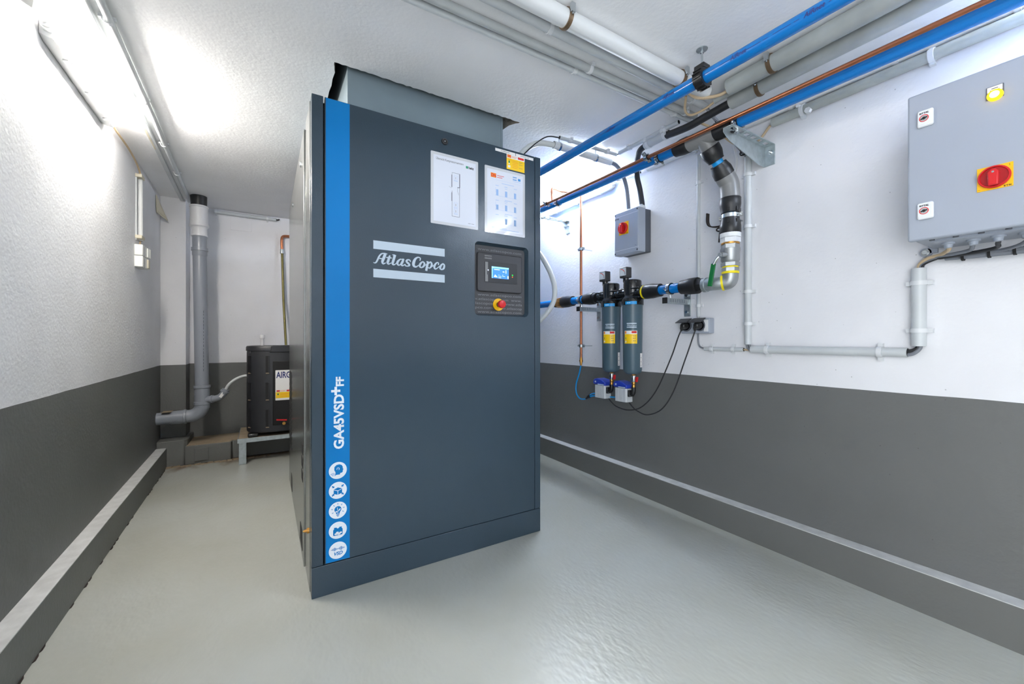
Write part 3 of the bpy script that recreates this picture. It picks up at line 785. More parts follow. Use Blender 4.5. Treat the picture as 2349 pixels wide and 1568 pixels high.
def conduit(label, pts, r, m, clips=(), to_wall=(1, 0, 0), cm='clip', name='conduit', cat='conduit', group=None, n=16, lug=.010):
    P = [V(p) for p in pts]
    root = thing(name, label, cat, P[0], group)
    MB().tube(P, r, n).build('tube', m, root)
    L = P[-1] - P[0]
    for c_ in clips:
        p = P[0] + L * c_
        clip_on(root, p, L, r, to_wall, cm, lug=lug)
    for q, s_ in ((P[0], -1), (P[-1], 1)):
        d = ((P[1] - P[0]) if s_ < 0 else (P[-1] - P[-2])).normalized()
        MB().cyl(q + d * s_ * .0002, q + d * s_ * .0006, r * .84, n=14).build('bore_shade', 'black_gap', root)  # flat black disc paints the dark inside of an open end
    return root

def cable(label, pts, r, m, name='cable', cat='cable', n=8, group=None, k=7):
    P = smooth(pts, k)
    o = MB().tube(P, r, n).build(name, m, loc=P[0])
    return tag(o, label, cat, group)

def clamp(label, c_, axis, R, rod, rod_len, group='steel pipe clamps', rodr=.004, lining=True, ears=True):
    """two-part pipe clamp: band, rubber lining, two ear screws, threaded rod"""
    c_, a, t = V(c_), V(axis).normalized(), V(rod).normalized(); e = a.cross(t)
    root = thing('pipe_clamp', label, 'clamp', c_ + t * (R + rod_len), group)
    if lining: MB().torus(c_, a, R + .0025, .0024, 28, flat=.0115).build('rubber_lining', 'rubber', root)
    MB().torus(c_, a, R + .006, .0012, 28, flat=.0095).build('band', 'zinc', root)
    if ears:
        for s_ in (-1, 1):
            q = c_ + e * s_ * (R + .015)
            MB().obox(q, e * .010, a * .0095, t * .0016).obox(q + t * .006, e * .010, a * .0095, t * .0016).build('ear', 'zinc', root)
            MB().cyl(q - t * .012, q + t * .014, .003, n=10).hexn(q + t * .0085, q + t * .014, .006).build('screw', 'zinc', root)
    MB().cyl(c_ + t * (R + .006), c_ + t * (R + rod_len), rodr, n=10).hexn(c_ + t * (R + .007), c_ + t * (R + .016), .0075).build('rod', 'zinc', root)
    return root

# ------------------------------------------------------------------ left wall and back corner
ceil_up = (0, 0, 1)
conduit('round grey conduit along the left edge of the ceiling, ending at the drain stack', [(-.468, 1.2, 2.162), (-.484, 2.0, 2.162), (-.50, 2.7, 2.162), (-.548, 4.28, 2.162)], .0125, 'conduit', (.26, .45, .62, .78), ceil_up, group='left ceiling conduits')
fl = thing('flat_conduit', 'flat stained cable duct on the ceiling beside the left lamp', 'conduit', (-.53, 1.2, 2.18), 'left ceiling conduits')
MB().prism([(-.527, 1.2, 2.156), (-.503, 1.2, 2.156), (-.5445, 2.85, 2.156), (-.5695, 2.85, 2.156)], (0, 0, .023)).build('duct_body', 'conduit', fl, bevel=.003)
MB().prism([(-.570, 2.86, 2.158), (-.546, 2.86, 2.158), (-.585, 4.28, 2.158), (-.609, 4.28, 2.158)], (0, 0, .021)).build('duct_body', 'conduit', fl, bevel=.003)
MB().prism([(-.5715, 2.9, 2.1575), (-.560, 2.9, 2.1575), (-.568, 3.2, 2.1575), (-.5765, 3.2, 2.1575)], (0, 0, .01)).build('stain', 'aged', fl)

xw = XL(3.5)
cd = conduit('white upright conduit on the left wall above the two light switches', [(xw + .016, 3.53, 2.085), (xw + .016, 3.53, 1.655)], .0125, 'conduit_white', (), (-1, 0, 0))
for z in (2.07, 1.675):
    MB().box(xw, xw + .034, 3.475, 3.552, z - .011, z + .011).build('clip', 'aged', cd, bevel=.003)
MB().box(xw, xw + .008, 3.483, 3.492, 1.655, 2.085).build('flat_lead', 'conduit', cd)
cable('brown-white lamp lead running down the left wall from the tube lamp', [(XL(2.86) + .026, 2.85, 2.128), (XL(2.95) + .022, 2.95, 2.130), (XL(3.1) + .02, 3.1, 2.138), (XL(3.25) + .018, 3.25, 2.142), (XL(3.4) + .016, 3.42, 2.13), (XL(3.5) + .015, 3.51, 2.108), (xw + .016, 3.53, 2.08)], .0055, 'cable_beige')
cable('short tan lead entering the top light switch', [(xw + .016, 3.53, 1.66), (xw + .016, 3.52, 1.64), (xw + .02, 3.50, 1.622)], .005, 'cable_beige')
for i, (z0, z1, lab) in enumerate(((1.552, 1.622, 'upper white light switch on the left wall'), (1.478, 1.549, 'lower white light switch with a yellowed rocker and a name strip'))):
    root = thing('light_switch', lab, 'switch', (xw, 3.54, z0), 'surface-mounted light switches')
    MB().box(XL(3.55) + .001, xw + .042, 3.455, 3.605, z0, z1).build('box', 'switch_white', root, bevel=.004)
    if i: MB().box(xw + .042, xw + .050, 3.56, 3.603, z0 + .006, z1 - .006).build('rocker', 'aged', root, bevel=.003)
    else: plate([(xw + .042, 3.565, z0 + .006), (xw + .05, 3.603, z0 + .004), (xw + .05, 3.603, z1 - .006), (xw + .042, 3.565, z1 - .004)], (1, -.2, 0), .004).build('rocker', 'switch_white', root)
    MB().box(xw + .0415, xw + .0428, 3.503, 3.507, z0 + .002, z1 - .002).build('seam', 'print_grey', root)
    if i:
        MB().box(xw + .0415, xw + .0428, 3.463, 3.49, z0 + .014, z1 - .012).build('name_strip', 'sticker_white', root)
        for k in range(4): MB().box(xw + .0428, xw + .0432, 3.474, 3.480, z0 + .022 + k * .008, z0 + .027 + k * .008).build('strip_lettering', 'print_black', root)
# conduit run from the left lamp towards the camera
root = thing('conduit', 'white conduit and holder at the near end of the left lamp', 'conduit', (XL(1.9), 1.9, 2.13), 'left ceiling conduits')
MB().cyl((XL(2.06) + .026, 2.066, 2.128), (XL(1.2) + .026, 1.2, 2.128), .0085).build('tube', 'conduit_white', root)
MB().prism([(XL(1.72), 1.72, 2.095), (XL(1.72) + .05, 1.72, 2.11), (XL(1.92) + .05, 1.92, 2.11), (XL(1.97) + .03, 1.97, 2.105), (XL(1.9), 1.9, 2.095)], (0, 0, .02)).build('holder', 'tin', root, bevel=.004)
# loose cover flap in the corner
o = plate([(XL(4.12) + .004, 4.10, 2.13), (XL(4.1) + .006, 4.22, 2.09), (XL(4.1) + .05, 4.24, 1.97), (XL(4.12) + .004, 4.12, 2.0)], (1, -.3, .1), .006).build('cover_flap', 'aged', loc=(XL(4.12), 4.15, 2.0))
tag(o, 'loose peeling cover flap high in the back corner of the left wall', 'flap')

# drain stack
def lerp3(a, b, t): return V(a).lerp(V(b), t)
T0, B0 = V((-.472, 4.15, 2.18)), V((-.449, 4.15, .49))
dn = (B0 - T0).normalized()
def st(z): return T0 + (B0 - T0) * ((2.18 - z) / (2.18 - .49))
ds = thing('drain_stack', 'grey plastic drain pipe running from the ceiling to a floor-level elbow', 'pipe', (-.45, 4.15, .34))
MB().cyl(st(2.18), st(2.085), .056, .054).build('black_collar', 'plastic_black', ds)
MB().lathe(st(2.10), dn, [(0, .061), (.004, .064), (.014, .064), (.016, .060), (.150, .060), (.152, .065), (.168, .065), (.172, .058), (.182, .052), (.236, .052), (.238, .055), (.248, .055), (.25, .05)], 32).build('white_coupling', 'pvc_white', ds)
MB().cyl(st(1.87), st(.6), .0475, n=32).build('pipe', 'pvc_grey', ds)
MB().lathe(st(1.855), dn, [(0, .0475), (.005, .049), (.095, .049), (.097, .056), (.122, .056), (.124, .051), (.155, .051), (.165, .0475)], 32).build('socket', 'pvc_grey', ds)
MB().lathe(st(.635), dn, [(0, .0475), (.001, .058), (.02, .058), (.022, .053), (.13, .052), (.132, .057), (.155, .057), (.158, .053), (.19, .051)], 32).build('branch_body', 'pvc_grey', ds)
arcp = [V((-.449 - .085 * (1 - math.cos(math.radians(a))), 4.15, .475 - .085 * math.sin(math.radians(a)))) for a in range(0, 91, 10)]
MB().tube(arcp + [V((-.6, 4.15, .389))], .051, 32).build('elbow', 'pvc_grey', ds)
MB().lathe((-.548, 4.15, .389), (-1, 0, -.02), [(0, .053), (.002, .058), (.018, .058), (.02, .0545), (.07, .053), (.10, .0525), (.10, .0475), (.2, .0475)], 32).build('outlet_pipe', 'pvc_grey', ds)
plate([(-.64, 4.10, .438), (-.70, 4.10, .438), (-.70, 4.2, .438), (-.64, 4.2, .438)], (0, 0, 1), .001).build('dust_patch', 'dusty', ds)
br = MB().tube([(-.46, 4.14, .515), (-.40, 4.12, .520), (-.355, 4.10, .525), (-.325, 4.09, .535), (-.30, 4.085, .565), (-.285, 4.082, .60)], .026, 20).build('branch_elbow', 'pvc_grey', ds)
for a, b in (((-.385, 4.115, .521), (-.365, 4.107, .523)), ((-.296, 4.085, .575), (-.287, 4.083, .595))):
    d_ = (V(b) - V(a)).normalized(); MB().lathe(a, d_, [(0, .026), (.001, .032), (.012, .032), (.014, .027)], 20).build('branch_collar', 'pvc_grey', ds)
MB().obox((-.312, 4.063, .555), (.012, 0, .018), (-.009, 0, .006), (0, .003, 0)).build('part_sticker', 'sticker_white', ds)
mb = MB()
for k in range(18): mb.box(-.438, -.4345, 4.1015, 4.1022, .75 + k * .028 + random.uniform(0, .008), .768 + k * .028 + random.uniform(0, .006))
mb.build('printed_line', 'print_grey', ds, flat=True)
cable('pale hose curving from the drain stack to the black separator tank', [(-.288, 4.082, .595), (-.265, 4.078, .637), (-.225, 4.07, .675), (-.175, 4.06, .70), (-.13, 4.05, .708)], .0115, 'hose_white', 'drain_hose', 'hose', 14)

# bench and separator
bn = thing('steel_bench', 'low galvanised steel bench under the black separator tank', 'bench', (.15, 4.1, 0))
MB().box(-.194, .52, 3.90, 4.40, .207, .2115).build('bench_top', 'dusty', bn)
MB().box(-.194, .52, 3.895, 3.90, .178, .213).build('bench_rail', 'galv', bn)
MB().box(-.198, -.194, 3.895, 4.40, .178, .213).build('bench_rail', 'galv', bn)
for x, y in ((-.19, 3.91), (.46, 3.91)):
    MB().box(x, x + .052, y, y + .045, 0, .207).build('leg', 'galv', bn, bevel=.002)
for x, y in ((-.19, 4.33), (.46, 4.33)):
    MB().box(x, x + .052, y, y + .045, .156, .207).build('leg', 'galv', bn, bevel=.002)

tk = thing('separator_tank', 'black plastic separator tank with slotted sides on the steel bench', 'tank', (.11, 4.12, .2125))
def sup(z, k, n=44, cx=.105, cy=4.115, a=.248, b=.232, e=3.2):
    out = []
    for i in range(n):
        t = 2 * math.pi * i / n; c_, s_ = math.cos(t), math.sin(t)
        out.append(V((cx + a * k * math.copysign(abs(c_) ** (2 / e), c_), cy + b * k * math.copysign(abs(s_) ** (2 / e), s_), z)))
    return out
MB().rings([sup(.2425, .97), sup(.25, 1), sup(.5, 1.0), sup(.9, 1.0), sup(.93, .985)]).build('tank_body', 'tank', tk)
MB().rings([sup(.915, 1.012), sup(.918, 1.022), sup(.945, 1.022), sup(.955, 1.0), sup(.958, .9)]).build('lid', 'tank', tk)
MB().box(-.12, -.055, 3.95, 4.0, .893, .93).build('lid_tab', 'plastic_dark', tk, bevel=.006)
MB().prism([(.02, 3.872, .905), (.40, 3.872, .905), (.40, 3.872, .962), (.05, 3.872, .962), (.035, 3.872, .955), (.03, 3.872, .92)], (0, .05, 0)).build('lid_clamp', 'tank', tk, bevel=.005)
for zz0, zz1 in ((.735, .875), (.515, .655), (.29, .43)):
    for (x, y, dx_, dy_) in ((-.1165, 3.954, .62, -.78), (.008, 3.883, 1, -.02)):
        d_ = V((dx_, dy_, 0)).normalized(); n_ = V((d_.y, -d_.x, 0))
        if n_.y > 0: n_ = -n_
        MB().obox((x, y, (zz0 + zz1) / 2), d_ * .013, n_ * .003, V((0, 0, (zz1 - zz0) / 2))).build('slot', 'tank_shade', tk)  # raised dark bar, the slot's shade put into its colour
        MB().obox(V((x, y, zz0 - .002)) + n_ * .002, d_ * .012, n_ * .004, V((0, 0, .004))).build('slot_lip', 'dusty', tk)
        MB().obox(V((x, y, (zz0 + zz1) / 2)) + n_ * .002 + d_ * .010, d_ * .003, n_ * .004, V((0, 0, (zz1 - zz0) / 2))).build('slot_rib', 'tank', tk)
MB().box(.045, .36, 3.874, 3.886, .30, .83).build('front_recess', 'tank_shade', tk, bevel=.004)  # raised dark panel, colour stands for the shade of a hollow
TP = Plane((0, 3.873, 0), (1, 0, 0), (0, 0, 1))
mb = MB(); TP.rrect(mb, .064, .31, .505, .755, .004, .0, .0012); lb = mb.build('tank_label', 'sticker_white', tk)
text('AIRGU', .072, 'print_navy', lb, TP, .071, .691, .0015, bold=.0018, width=.138, name='label_lettering')
bars(TP, lb, [(.066, .308, .5225, .573)], 'sticker_yellow', .0013, 'label_band')
bars(TP, lb, [(.072, .096, .576, .589), (.145, .2, .576, .589)], 'print_red', .0013, 'label_mark')
bars(TP, lb, [(.099, .138, .585, .587), (.099, .13, .579, .581), (.1, .16, .555, .558), (.1, .15, .545, .547), (.1, .15, .533, .535)], 'print_orange', .0016)
bars(TP, lb, [(.078, .088, .548, .562)], 'print_green', .0016)
text('1', .075, 'print_navy', lb, TP, .155, .612, .0015, bold=.002, name='label_lettering')
for x, y in ((-.13, 3.905), (.28, 3.905)): MB().box(x, x + .075, y, y + .07, .2120, .2425).build('foot', 'plastic_black', tk, bevel=.01)
MB().cyl((-.03, 4.12, .95), (-.03, 4.12, 1.02), .0135).lathe((-.03, 4.12, 1.018), (0, 0, 1), [(0, .0135), (.001, .0205), (.028, .0205), (.032, .018)], 20).build('white_vent', 'pvc_white', tk)
tap = MB().cyl((.125, 3.872, .315), (.125, 3.84, .315), .012).build('tap', 'brass', tk)
MB().obox((.108, 3.845, .345), (.038, 0, -.004), (0, .006, 0), (0, 0, .005)).build('tap_handle', 'red', tk)

# copper and brass riser in the back, conduit and wall plate
root = thing('brass_riser', 'thin brass-green pipe with a copper elbow against the back wall', 'pipe', (.155, 4.40, .95))
MB().tube(smooth([(.26, 4.45, 2.005), (.17, 4.45, 2.005), (.135, 4.45, 1.995), (.126, 4.447, 1.96), (.128, 4.444, 1.865)], 5), .0125, 14).build('copper_elbow', 'copper', root)
MB().cyl((.128, 4.444, 1.872), (.129, 4.442, 1.84), .017).cyl((.1285, 4.443, 1.845), (.129, 4.442, 1.83), .019).build('union', 'zinc', root)
MB().tube([(.129, 4.442, 1.84), (.139, 4.42, 1.4), (.158, 4.32, .94)], .0105, 14).build('pipe', 'brass_green', root)
conduit('short grey conduit under the ceiling on the back wall', [(-.40, 4.461, 2.152), (.08, 4.461, 2.152)], .016, 'conduit', (.03, .85), (0, 1, 0))
cable('cut cable end sticking out of the back wall conduit', [(.07, 4.461, 2.152), (.095, 4.46, 2.152), (.108, 4.456, 2.158)], .007, 'cable_black')
o = MB().box(-.28, -.117, 4.476, 4.481, 2.012, 2.125).build('wall_plate', 'wall', loc=(-.2, 4.48, 2.01), bevel=.002)
tag(o, 'square painted cover plate on the back wall beside the drain stack', 'cover plate')
# ------------------------------------------------------------------ pipes under the ceiling on the right
def bz(y): return 2.041 + .0195 * y           # upper blue pipe falls a little towards the camera
up = thing('blue_pipe', 'upper blue air pipe hanging by a black clip from the ceiling', 'pipe', (1.5, .99, bz(.99)), 'blue air pipes')
MB().cyl((1.5, -1.2, bz(-1.2)), (1.5, 4.4, bz(4.4)), .0248, n=32).build('pipe', 'pipe_blue', up)
n_ = V((-.985, 0, -.17)).normalized()
PU = Plane(V((1.5, 0, 0)) + n_ * .0253, (0, -1, .0), (-.17, 0, .985))
for y in (.62, .86, 1.16, 1.5):
    PU.o = V((1.5, y, bz(y))) + n_ * .0253
    text('AIRnet', .020, 'print_navy', up, PU, 0, -.006, .0002, bold=.0004, shear=.3, name='pipe_lettering')
mb = MB()
for k in range(60):
    y = .36 + k * .032
    PU.o = V((1.5, y, bz(y))) + n_ * .0253
    PU.rect(mb, 0, .016 + .008 * ((k * 7) % 3), -.001, .0005, 0, .0003)
mb.build('printed_line', 'print_navy', up, flat=True)
hg = thing('pipe_hanger', 'black plastic clip with a threaded rod holding the upper blue pipe', 'hanger', (1.5, .99, 2.18))
cc = V((1.5, .99, bz(.99)))
MB().torus(cc, (0, 1, 0), .0315, .0058, 28, flat=.019).build('clip_ring', 'plastic_black', hg)
mb = MB()
for a in range(0, 360, 24):
    e = V((math.cos(math.radians(a)), 0, math.sin(math.radians(a))))
    mb.obox(cc + e * .0395, e * .0035, V((0, .017, 0)), V((0, 1, 0)).cross(e) * .002)
mb.build('clip_rib', 'plastic_black', hg)
MB().box(1.478, 1.522, .968, 1.012, cc.z + .034, cc.z + .052).build('clip_head', 'plastic_black', hg, bevel=.003)
MB().cyl((1.5, .99, cc.z + .05), (1.5, .99, CZ), .0042, n=12).hexn((1.5, .99, CZ - .016), (1.5, .99, CZ - .009), .008).build('rod', 'zinc', hg)
MB().lathe((1.5, .99, CZ - .003), (0, 0, 1), [(0, .0215), (.002, .0215)], 24).build('washer', 'galv', hg)

def lz(y): return 1.984 + .016 * y
XB = 1.84
lo = thing('blue_pipe', 'lower blue air pipe on wall consoles with a black tee', 'pipe', (XB, 1.0, lz(1)), 'blue air pipes')
for y0, y1 in ((-1.2, 1.075), (1.34, 4.4)):
    MB().cyl((XB, y0, lz(y0)), (XB, y1, lz(y1)), .0245, n=32).build('pipe', 'pipe_blue', lo)
def nut(root, a, b, r, m='fitting_black', name='coupling_nut', taper=.86):
    a, b = V(a), V(b); L = (b - a).length
    return MB().lathe(a, b - a, [(0, r * taper), (L * .08, r * taper), (L * .45, r * .98), (L * .55, r), (L * .97, r), (L, r * .97)], 32).build(name, m, root)
nut(lo, (XB, 1.365, lz(1.365)), (XB, 1.285, lz(1.285)), .041)
nut(lo, (XB, 1.055, lz(1.055)), (XB, 1.142, lz(1.142)), .041)
MB().cyl((XB, 1.13, lz(1.13)), (XB, 1.295, lz(1.295)), .0385, n=32).build('tee_body', 'fitting_grey', lo)
TE = V((XB, 1.205, lz(1.205)))
RS = V((2.0, 1.165, 0))
bd = V((2.0 - .012, 1.168, 1.80)) - TE; bd.normalize()
MB().lathe(TE, bd, [(0, .0385), (.062, .0395)], 32).build('tee_branch', 'fitting_grey', lo)

def cz_(y): return 1.985 + .014 * y
cu = thing('copper_pipe', 'long copper pipe running along the lower blue pipe', 'pipe', (1.78, 1.0, cz_(1)), 'copper pipes')
MB().cyl((1.78, -1.2, cz_(-1.2)), (1.78, 4.4, cz_(4.4)), .009, n=18).build('pipe', 'copper', cu)
MB().tube(smooth([(1.78, 2.36, cz_(2.36)), (1.785, 2.37, 2.075), (1.787, 2.372, 2.105), (1.80, 2.38, 2.122), (1.83, 2.385, 2.124), (1.90, 2.39, 2.12), (2.025, 2.324, 2.11)], 5), .0085, 14).build('branch', 'copper', cu)
MB().cyl((1.785, 2.37, 2.08), (1.786, 2.371, 2.095), .0105).build('fitting', 'copper', cu)
MB().cyl((1.81, 2.383, 2.123), (1.825, 2.385, 2.124), .0105).build('fitting', 'copper', cu)
clamp('steel clamp on the copper pipe above the isolator box', (1.78, 1.505, cz_(1.505)), (0, 1, 0), .009, (.55, 0, 1), .02)
clamp('steel clamp on the copper pipe beside the compressor edge', (1.78, 2.43, cz_(2.43)), (0, 1, 0), .009, (.3, 0, 1), .03)
clamp('steel clamp on the lower blue pipe in front of the tee', (XB, 1.47, lz(1.47)), (0, 1, 0), .0245, (.8, 0, -.6), .03)
clamp('steel clamp on the lower blue pipe beside the compressor edge', (XB, 2.36, lz(2.36)), (0, 1, 0), .0245, (.3, 0, -1), .03)
clamp('steel clamp on top of the near slotted wall console', (XB, 1.04, lz(1.04)), (0, 1, 0), .0245, (0, 0, -1), .012)

def console(label, y, ztop, x0=1.775):
    """L-shaped slotted console: side plate, slotted top flange, wall plate with bolt"""
    root = thing('wall_console', label, 'bracket', (XW, y, ztop - .1), 'slotted wall consoles')
    MB().prism([(x0, y + .045, ztop), (x0, y + .045, ztop - .018), (x0 + .045, y + .045, ztop - .045), (XW - .06, y + .045, ztop - .1), (XW - .002, y + .045, ztop - .1), (XW - .002, y + .045, ztop)], (0, .003, 0)).build('side_plate', 'galv', root, bevel=.0008)
    mb = MB(); xs = [x0 + .02]
    mb.box(x0, XW - .002, y, y + .012, ztop - .003, ztop).box(x0, XW - .002, y + .031, y + .046, ztop - .003, ztop)
    k = x0
    while k < XW - .03:
        mb.box(k, k + .022, y + .012, y + .031, ztop - .003, ztop); k += .055
    mb.box(XW - .03, XW - .002, y + .012, y + .031, ztop - .003, ztop)
    mb.build('slotted_flange', 'galv', root)
    MB().box(XW - .006, XW - .001, y - .002, y + .045, ztop - .1, ztop - .003).build('wall_plate', 'galv', root, bevel=.0008)
    MB().lathe((XW - .006, y + .02, ztop - .035), (-1, 0, 0), [(0, .013), (.002, .013), (.002, .009), (.009, .009), (.009, .005), (.02, .005)], 16).build('bolt', 'zinc', root)
    MB().hexn((x0 + .065, y + .022, ztop - .012), (x0 + .065, y + .022, ztop - .003), .011).cyl((x0 + .065, y + .022, ztop - .022), (x0 + .065, y + .022, ztop + .002), .0045, n=10).build('bolt', 'zinc', root)
console('slotted galvanised console carrying the lower blue pipe near the tee', 1.02, 1.972)
console('slotted galvanised console on the wall next to the compressor edge', 2.585, 1.985)

# conduits crossing the ceiling towards the right wall
xc = 'conduits crossing the ceiling'
def big_pipe(label, a, b, r, m, straps, name='conduit', group=xc):
    root = thing(name, label, 'conduit', a, group); a, b = V(a), V(b)
    MB().cyl(a, b, r, n=28).build('tube', m, root)
    d_ = (b - a).normalized()
    for t in straps:
        p = a + d_ * t
        e = d_.cross(V((0, 0, 1))).normalized()
        MB().torus(p, d_, r + .002, .0018, 28, flat=.008).torus(p, d_, r + .004, .0012, 28, flat=.003).build('strap', 'clip_rust', root)
        q = p + e * (r + .006)
        MB().obox(q + V((0, 0, .014)), e * .006, d_ * .008, V((0, 0, .016))).cyl(q + V((0, 0, -.008)), q + V((0, 0, .03)), .0035, n=8).build('strap_screw', 'zinc', root)
        q = p - e * (r + .006)
        MB().obox(q + V((0, 0, .014)), e * .006, d_ * .008, V((0, 0, .016))).build('strap_screw', 'zinc', root)
    for q, s_ in ((a, -1), (b, 1)): MB().cyl(q + d_ * s_ * .0002, q + d_ * s_ * .0006, r * .85, n=20).build('bore_shade', 'black_gap', root)  # black end discs, shade of the hollow put into colour
    return root
big_pipe('thick grey conduit crossing the ceiling with two brown straps', (.2, 1.117, 2.143), (1.72, 1.117, 2.143), .030, 'conduit_white', (.705, 1.335))
conduit('slim grey conduit just behind the thick strapped one', [(.2, 1.205, 2.163), (1.86, 1.205, 2.163)], .0165, 'conduit', (.42, .93), ceil_up, group=xc)
conduit('grey conduit of the rear pair, nearer the camera', [(.1, 1.305, 2.160), (1.89, 1.285, 2.160)], .0155, 'conduit_dim', (.60, .955), ceil_up, group=xc)
conduit('grey conduit of the rear pair, nearer the compressor', [(.1, 1.350, 2.162), (1.90, 1.325, 2.162)], .0125, 'conduit', (.57, .93), ceil_up, group=xc)

# conduits along the ceiling above the right wall
yc = 'conduits along the right of the ceiling'
big_pipe('thick grey conduit beside the upper blue pipe, running to the camera', (1.775, 1.04, 2.143), (1.755, -1.2, 2.143), .034, 'conduit_old', (.18, 1.2), group=yc)
big_pipe('thick grey conduit with a black cable in it, nearest the copper pipe', (1.895, 1.10, 2.143), (1.89, -1.2, 2.143), .033, 'conduit_old', (.13, 1.1), group=yc)
conduit('thin grey conduit squeezed between the two thick ceiling conduits', [(1.828, 1.14, 2.150), (1.822, -1.2, 2.150)], .0145, 'conduit_old', (.5,), ceil_up, group=yc)
cable('thick black cable bending out of the ceiling conduit to the short grey sleeve', [(1.893, 1.06, 2.14), (1.888, 1.14, 2.135), (1.875, 1.22, 2.122), (1.872, 1.30, 2.115), (1.880, 1.39, 2.125), (1.885, 1.47, 2.138)], .019, 'cable_black', n=14)
conduit('short thick grey sleeve round the black cable near the isolator', [(1.886, 1.445, 2.143), (1.890, 1.605, 2.143)], .024, 'conduit', (.12, .85), ceil_up, group=yc, n=22)
cable('black cable dropping from the grey sleeve into the isolator box', [(1.89, 1.595, 2.143), (1.905, 1.66, 2.135), (1.965, 1.735, 2.105), (2.03, 1.79, 2.05), (2.066, 1.80, 1.985), (2.076, 1.792, 1.9), (2.078, 1.79, 1.87)], .0165, 'cable_black', n=14)
conduit('slim grey conduit along the ceiling between the lamp and the crossing pair', [(1.868, 1.366, 2.163), (1.866, 1.785, 2.163)], .0115, 'conduit', (.2, .8), ceil_up, group=yc)
cable('beige cable hanging between the thick conduits and the crossing pipe', [(1.775, 1.03, 2.135), (1.755, 1.07, 2.118), (1.70, 1.12, 2.112), (1.65, 1.14, 2.12), (1.6, 1.145, 2.15)], .007, 'cable_beige')
cable('beige cable looping down beside the black cable', [(1.828, 1.13, 2.148), (1.818, 1.19, 2.128), (1.78, 1.235, 2.112), (1.73, 1.23, 2.118), (1.68, 1.19, 2.15)], .0055, 'cable_beige')
cable('grey cable leaving the slim crossing conduit towards the tee', [(1.855, 1.207, 2.165), (1.885, 1.20, 2.135), (1.92, 1.188, 2.10), (1.965, 1.178, 2.07), (2.05, 1.16, 2.0), (2.115, 1.141, 1.95)], .0075, 'cable_grey')
cable('second grey cable beside it, tied near the tee', [(1.855, 1.20, 2.157), (1.88, 1.19, 2.125), (1.915, 1.176, 2.09), (1.96, 1.166, 2.06), (2.06, 1.155, 1.99), (2.115, 1.144, 1.945)], .006, 'cable_grey')
cable('tan cable crossing the wall behind the tee', [(1.90, 1.30, 2.15), (1.98, 1.24, 2.10), (2.08, 1.18, 2.02), (2.118, 1.10, 2.01), (2.112, 1.03, 2.06)], .006, 'cable_beige')
cable('pale cable looping down the wall behind the black tee branch', [(2.12, 1.22, 2.06), (2.12, 1.20, 1.95), (2.115, 1.215, 1.88), (2.12, 1.26, 1.85)], .0055, 'cable_white')
# pair along the top of the right wall
wt = 'conduits along the top of the right wall'
conduit('pale upper conduit of the pair along the top of the right wall', [(2.118, 1.78, 2.118), (2.118, .1, 2.11)], .0165, 'conduit_white', (.2, .5, .72, .9), (1, 0, 0), group=wt)
root = conduit('stained lower conduit of the pair along the top of the right wall', [(2.112, 1.02, 2.068), (2.112, .1, 2.063)], .021, 'conduit_old', (.14, .6), (1, 0, 0), group=wt)
MB().hexn((2.10, .86, 2.045), (2.082, .86, 2.045), .013).hexn((2.10, .90, 2.085), (2.085, .90, 2.085), .009).build('bolt_head', 'clip', root)

# conduits and hose behind the compressor's top corner
rg = 'conduits behind the compressor corner'
root = big_pipe('white conduit above the lamp glow, fed by the compressor hose', (1.415, 1.862, 2.133), (1.865, 1.862, 2.133), .021, 'conduit_white', (), group=rg)
for x in (1.455, 1.74):
    MB().torus((x, 1.862, 2.133), (1, 0, 0), .0232, .0014, 24, flat=.006).cyl((x, 1.862, 2.155), (x, 1.862, CZ), .004, n=8).build('strap', 'zinc', root)
cable('white corrugated hose from the compressor top into the white conduit', [(1.212, 1.99, 1.96), (1.225, 1.98, 2.02), (1.26, 1.94, 2.09), (1.32, 1.89, 2.128), (1.42, 1.862, 2.133)], .0165, 'hose_white', 'corrugated_hose', 'hose', 14)
cable('grey hose end bending from the white conduit into the isolator box', [(1.86, 1.862, 2.133), (1.92, 1.866, 2.128), (1.99, 1.885, 2.10), (2.045, 1.90, 2.04), (2.066, 1.903, 1.96), (2.072, 1.90, 1.87)], .0135, 'cable_grey', 'hose', 'hose', 14)
conduit('slim white conduit on the ceiling just above the hose conduit', [(1.43, 1.825, 2.163), (1.865, 1.812, 2.163)], .0105, 'conduit', (.17, .82), ceil_up, group=rg)
cable('thin black lead from the compressor top to the slim ceiling conduit', [(1.168, 1.84, 1.98), (1.21, 1.85, 2.03), (1.28, 1.845, 2.10), (1.35, 1.832, 2.15), (1.435, 1.825, 2.162)], .0035, 'cable_black')
cable('short black lead joining the two slim ceiling conduits', [(1.86, 1.812, 2.162), (1.868, 1.80, 2.162), (1.867, 1.78, 2.162)], .003, 'cable_black')
cable('white hose sagging at the right edge of the compressor', [(1.236, 2.5, 1.90), (1.32, 2.45, 1.86), (1.44, 2.36, 1.77), (1.545, 2.21, 1.60), (1.595, 2.105, 1.40), (1.585, 2.09, 1.25), (1.515, 2.15, 1.13), (1.42, 2.24, 1.06), (1.32, 2.34, 1.035), (1.236, 2.38, 1.03)], .0165, 'hose_white', 'sagging_hose', 'hose', 16)
# lamp lead at the right-hand lamp
conduit('small white conduit feeding the right-hand tube lamp', [(2.118, 1.985, 2.118), (2.118, 1.84, 2.118)], .008, 'conduit_white', (), (1, 0, 0))
cable('thin dark lead between the right-hand lamp and its conduit', [(2.11, 2.045, 2.128), (2.113, 2.01, 2.124), (2.118, 1.98, 2.118)], .003, 'cable_black')

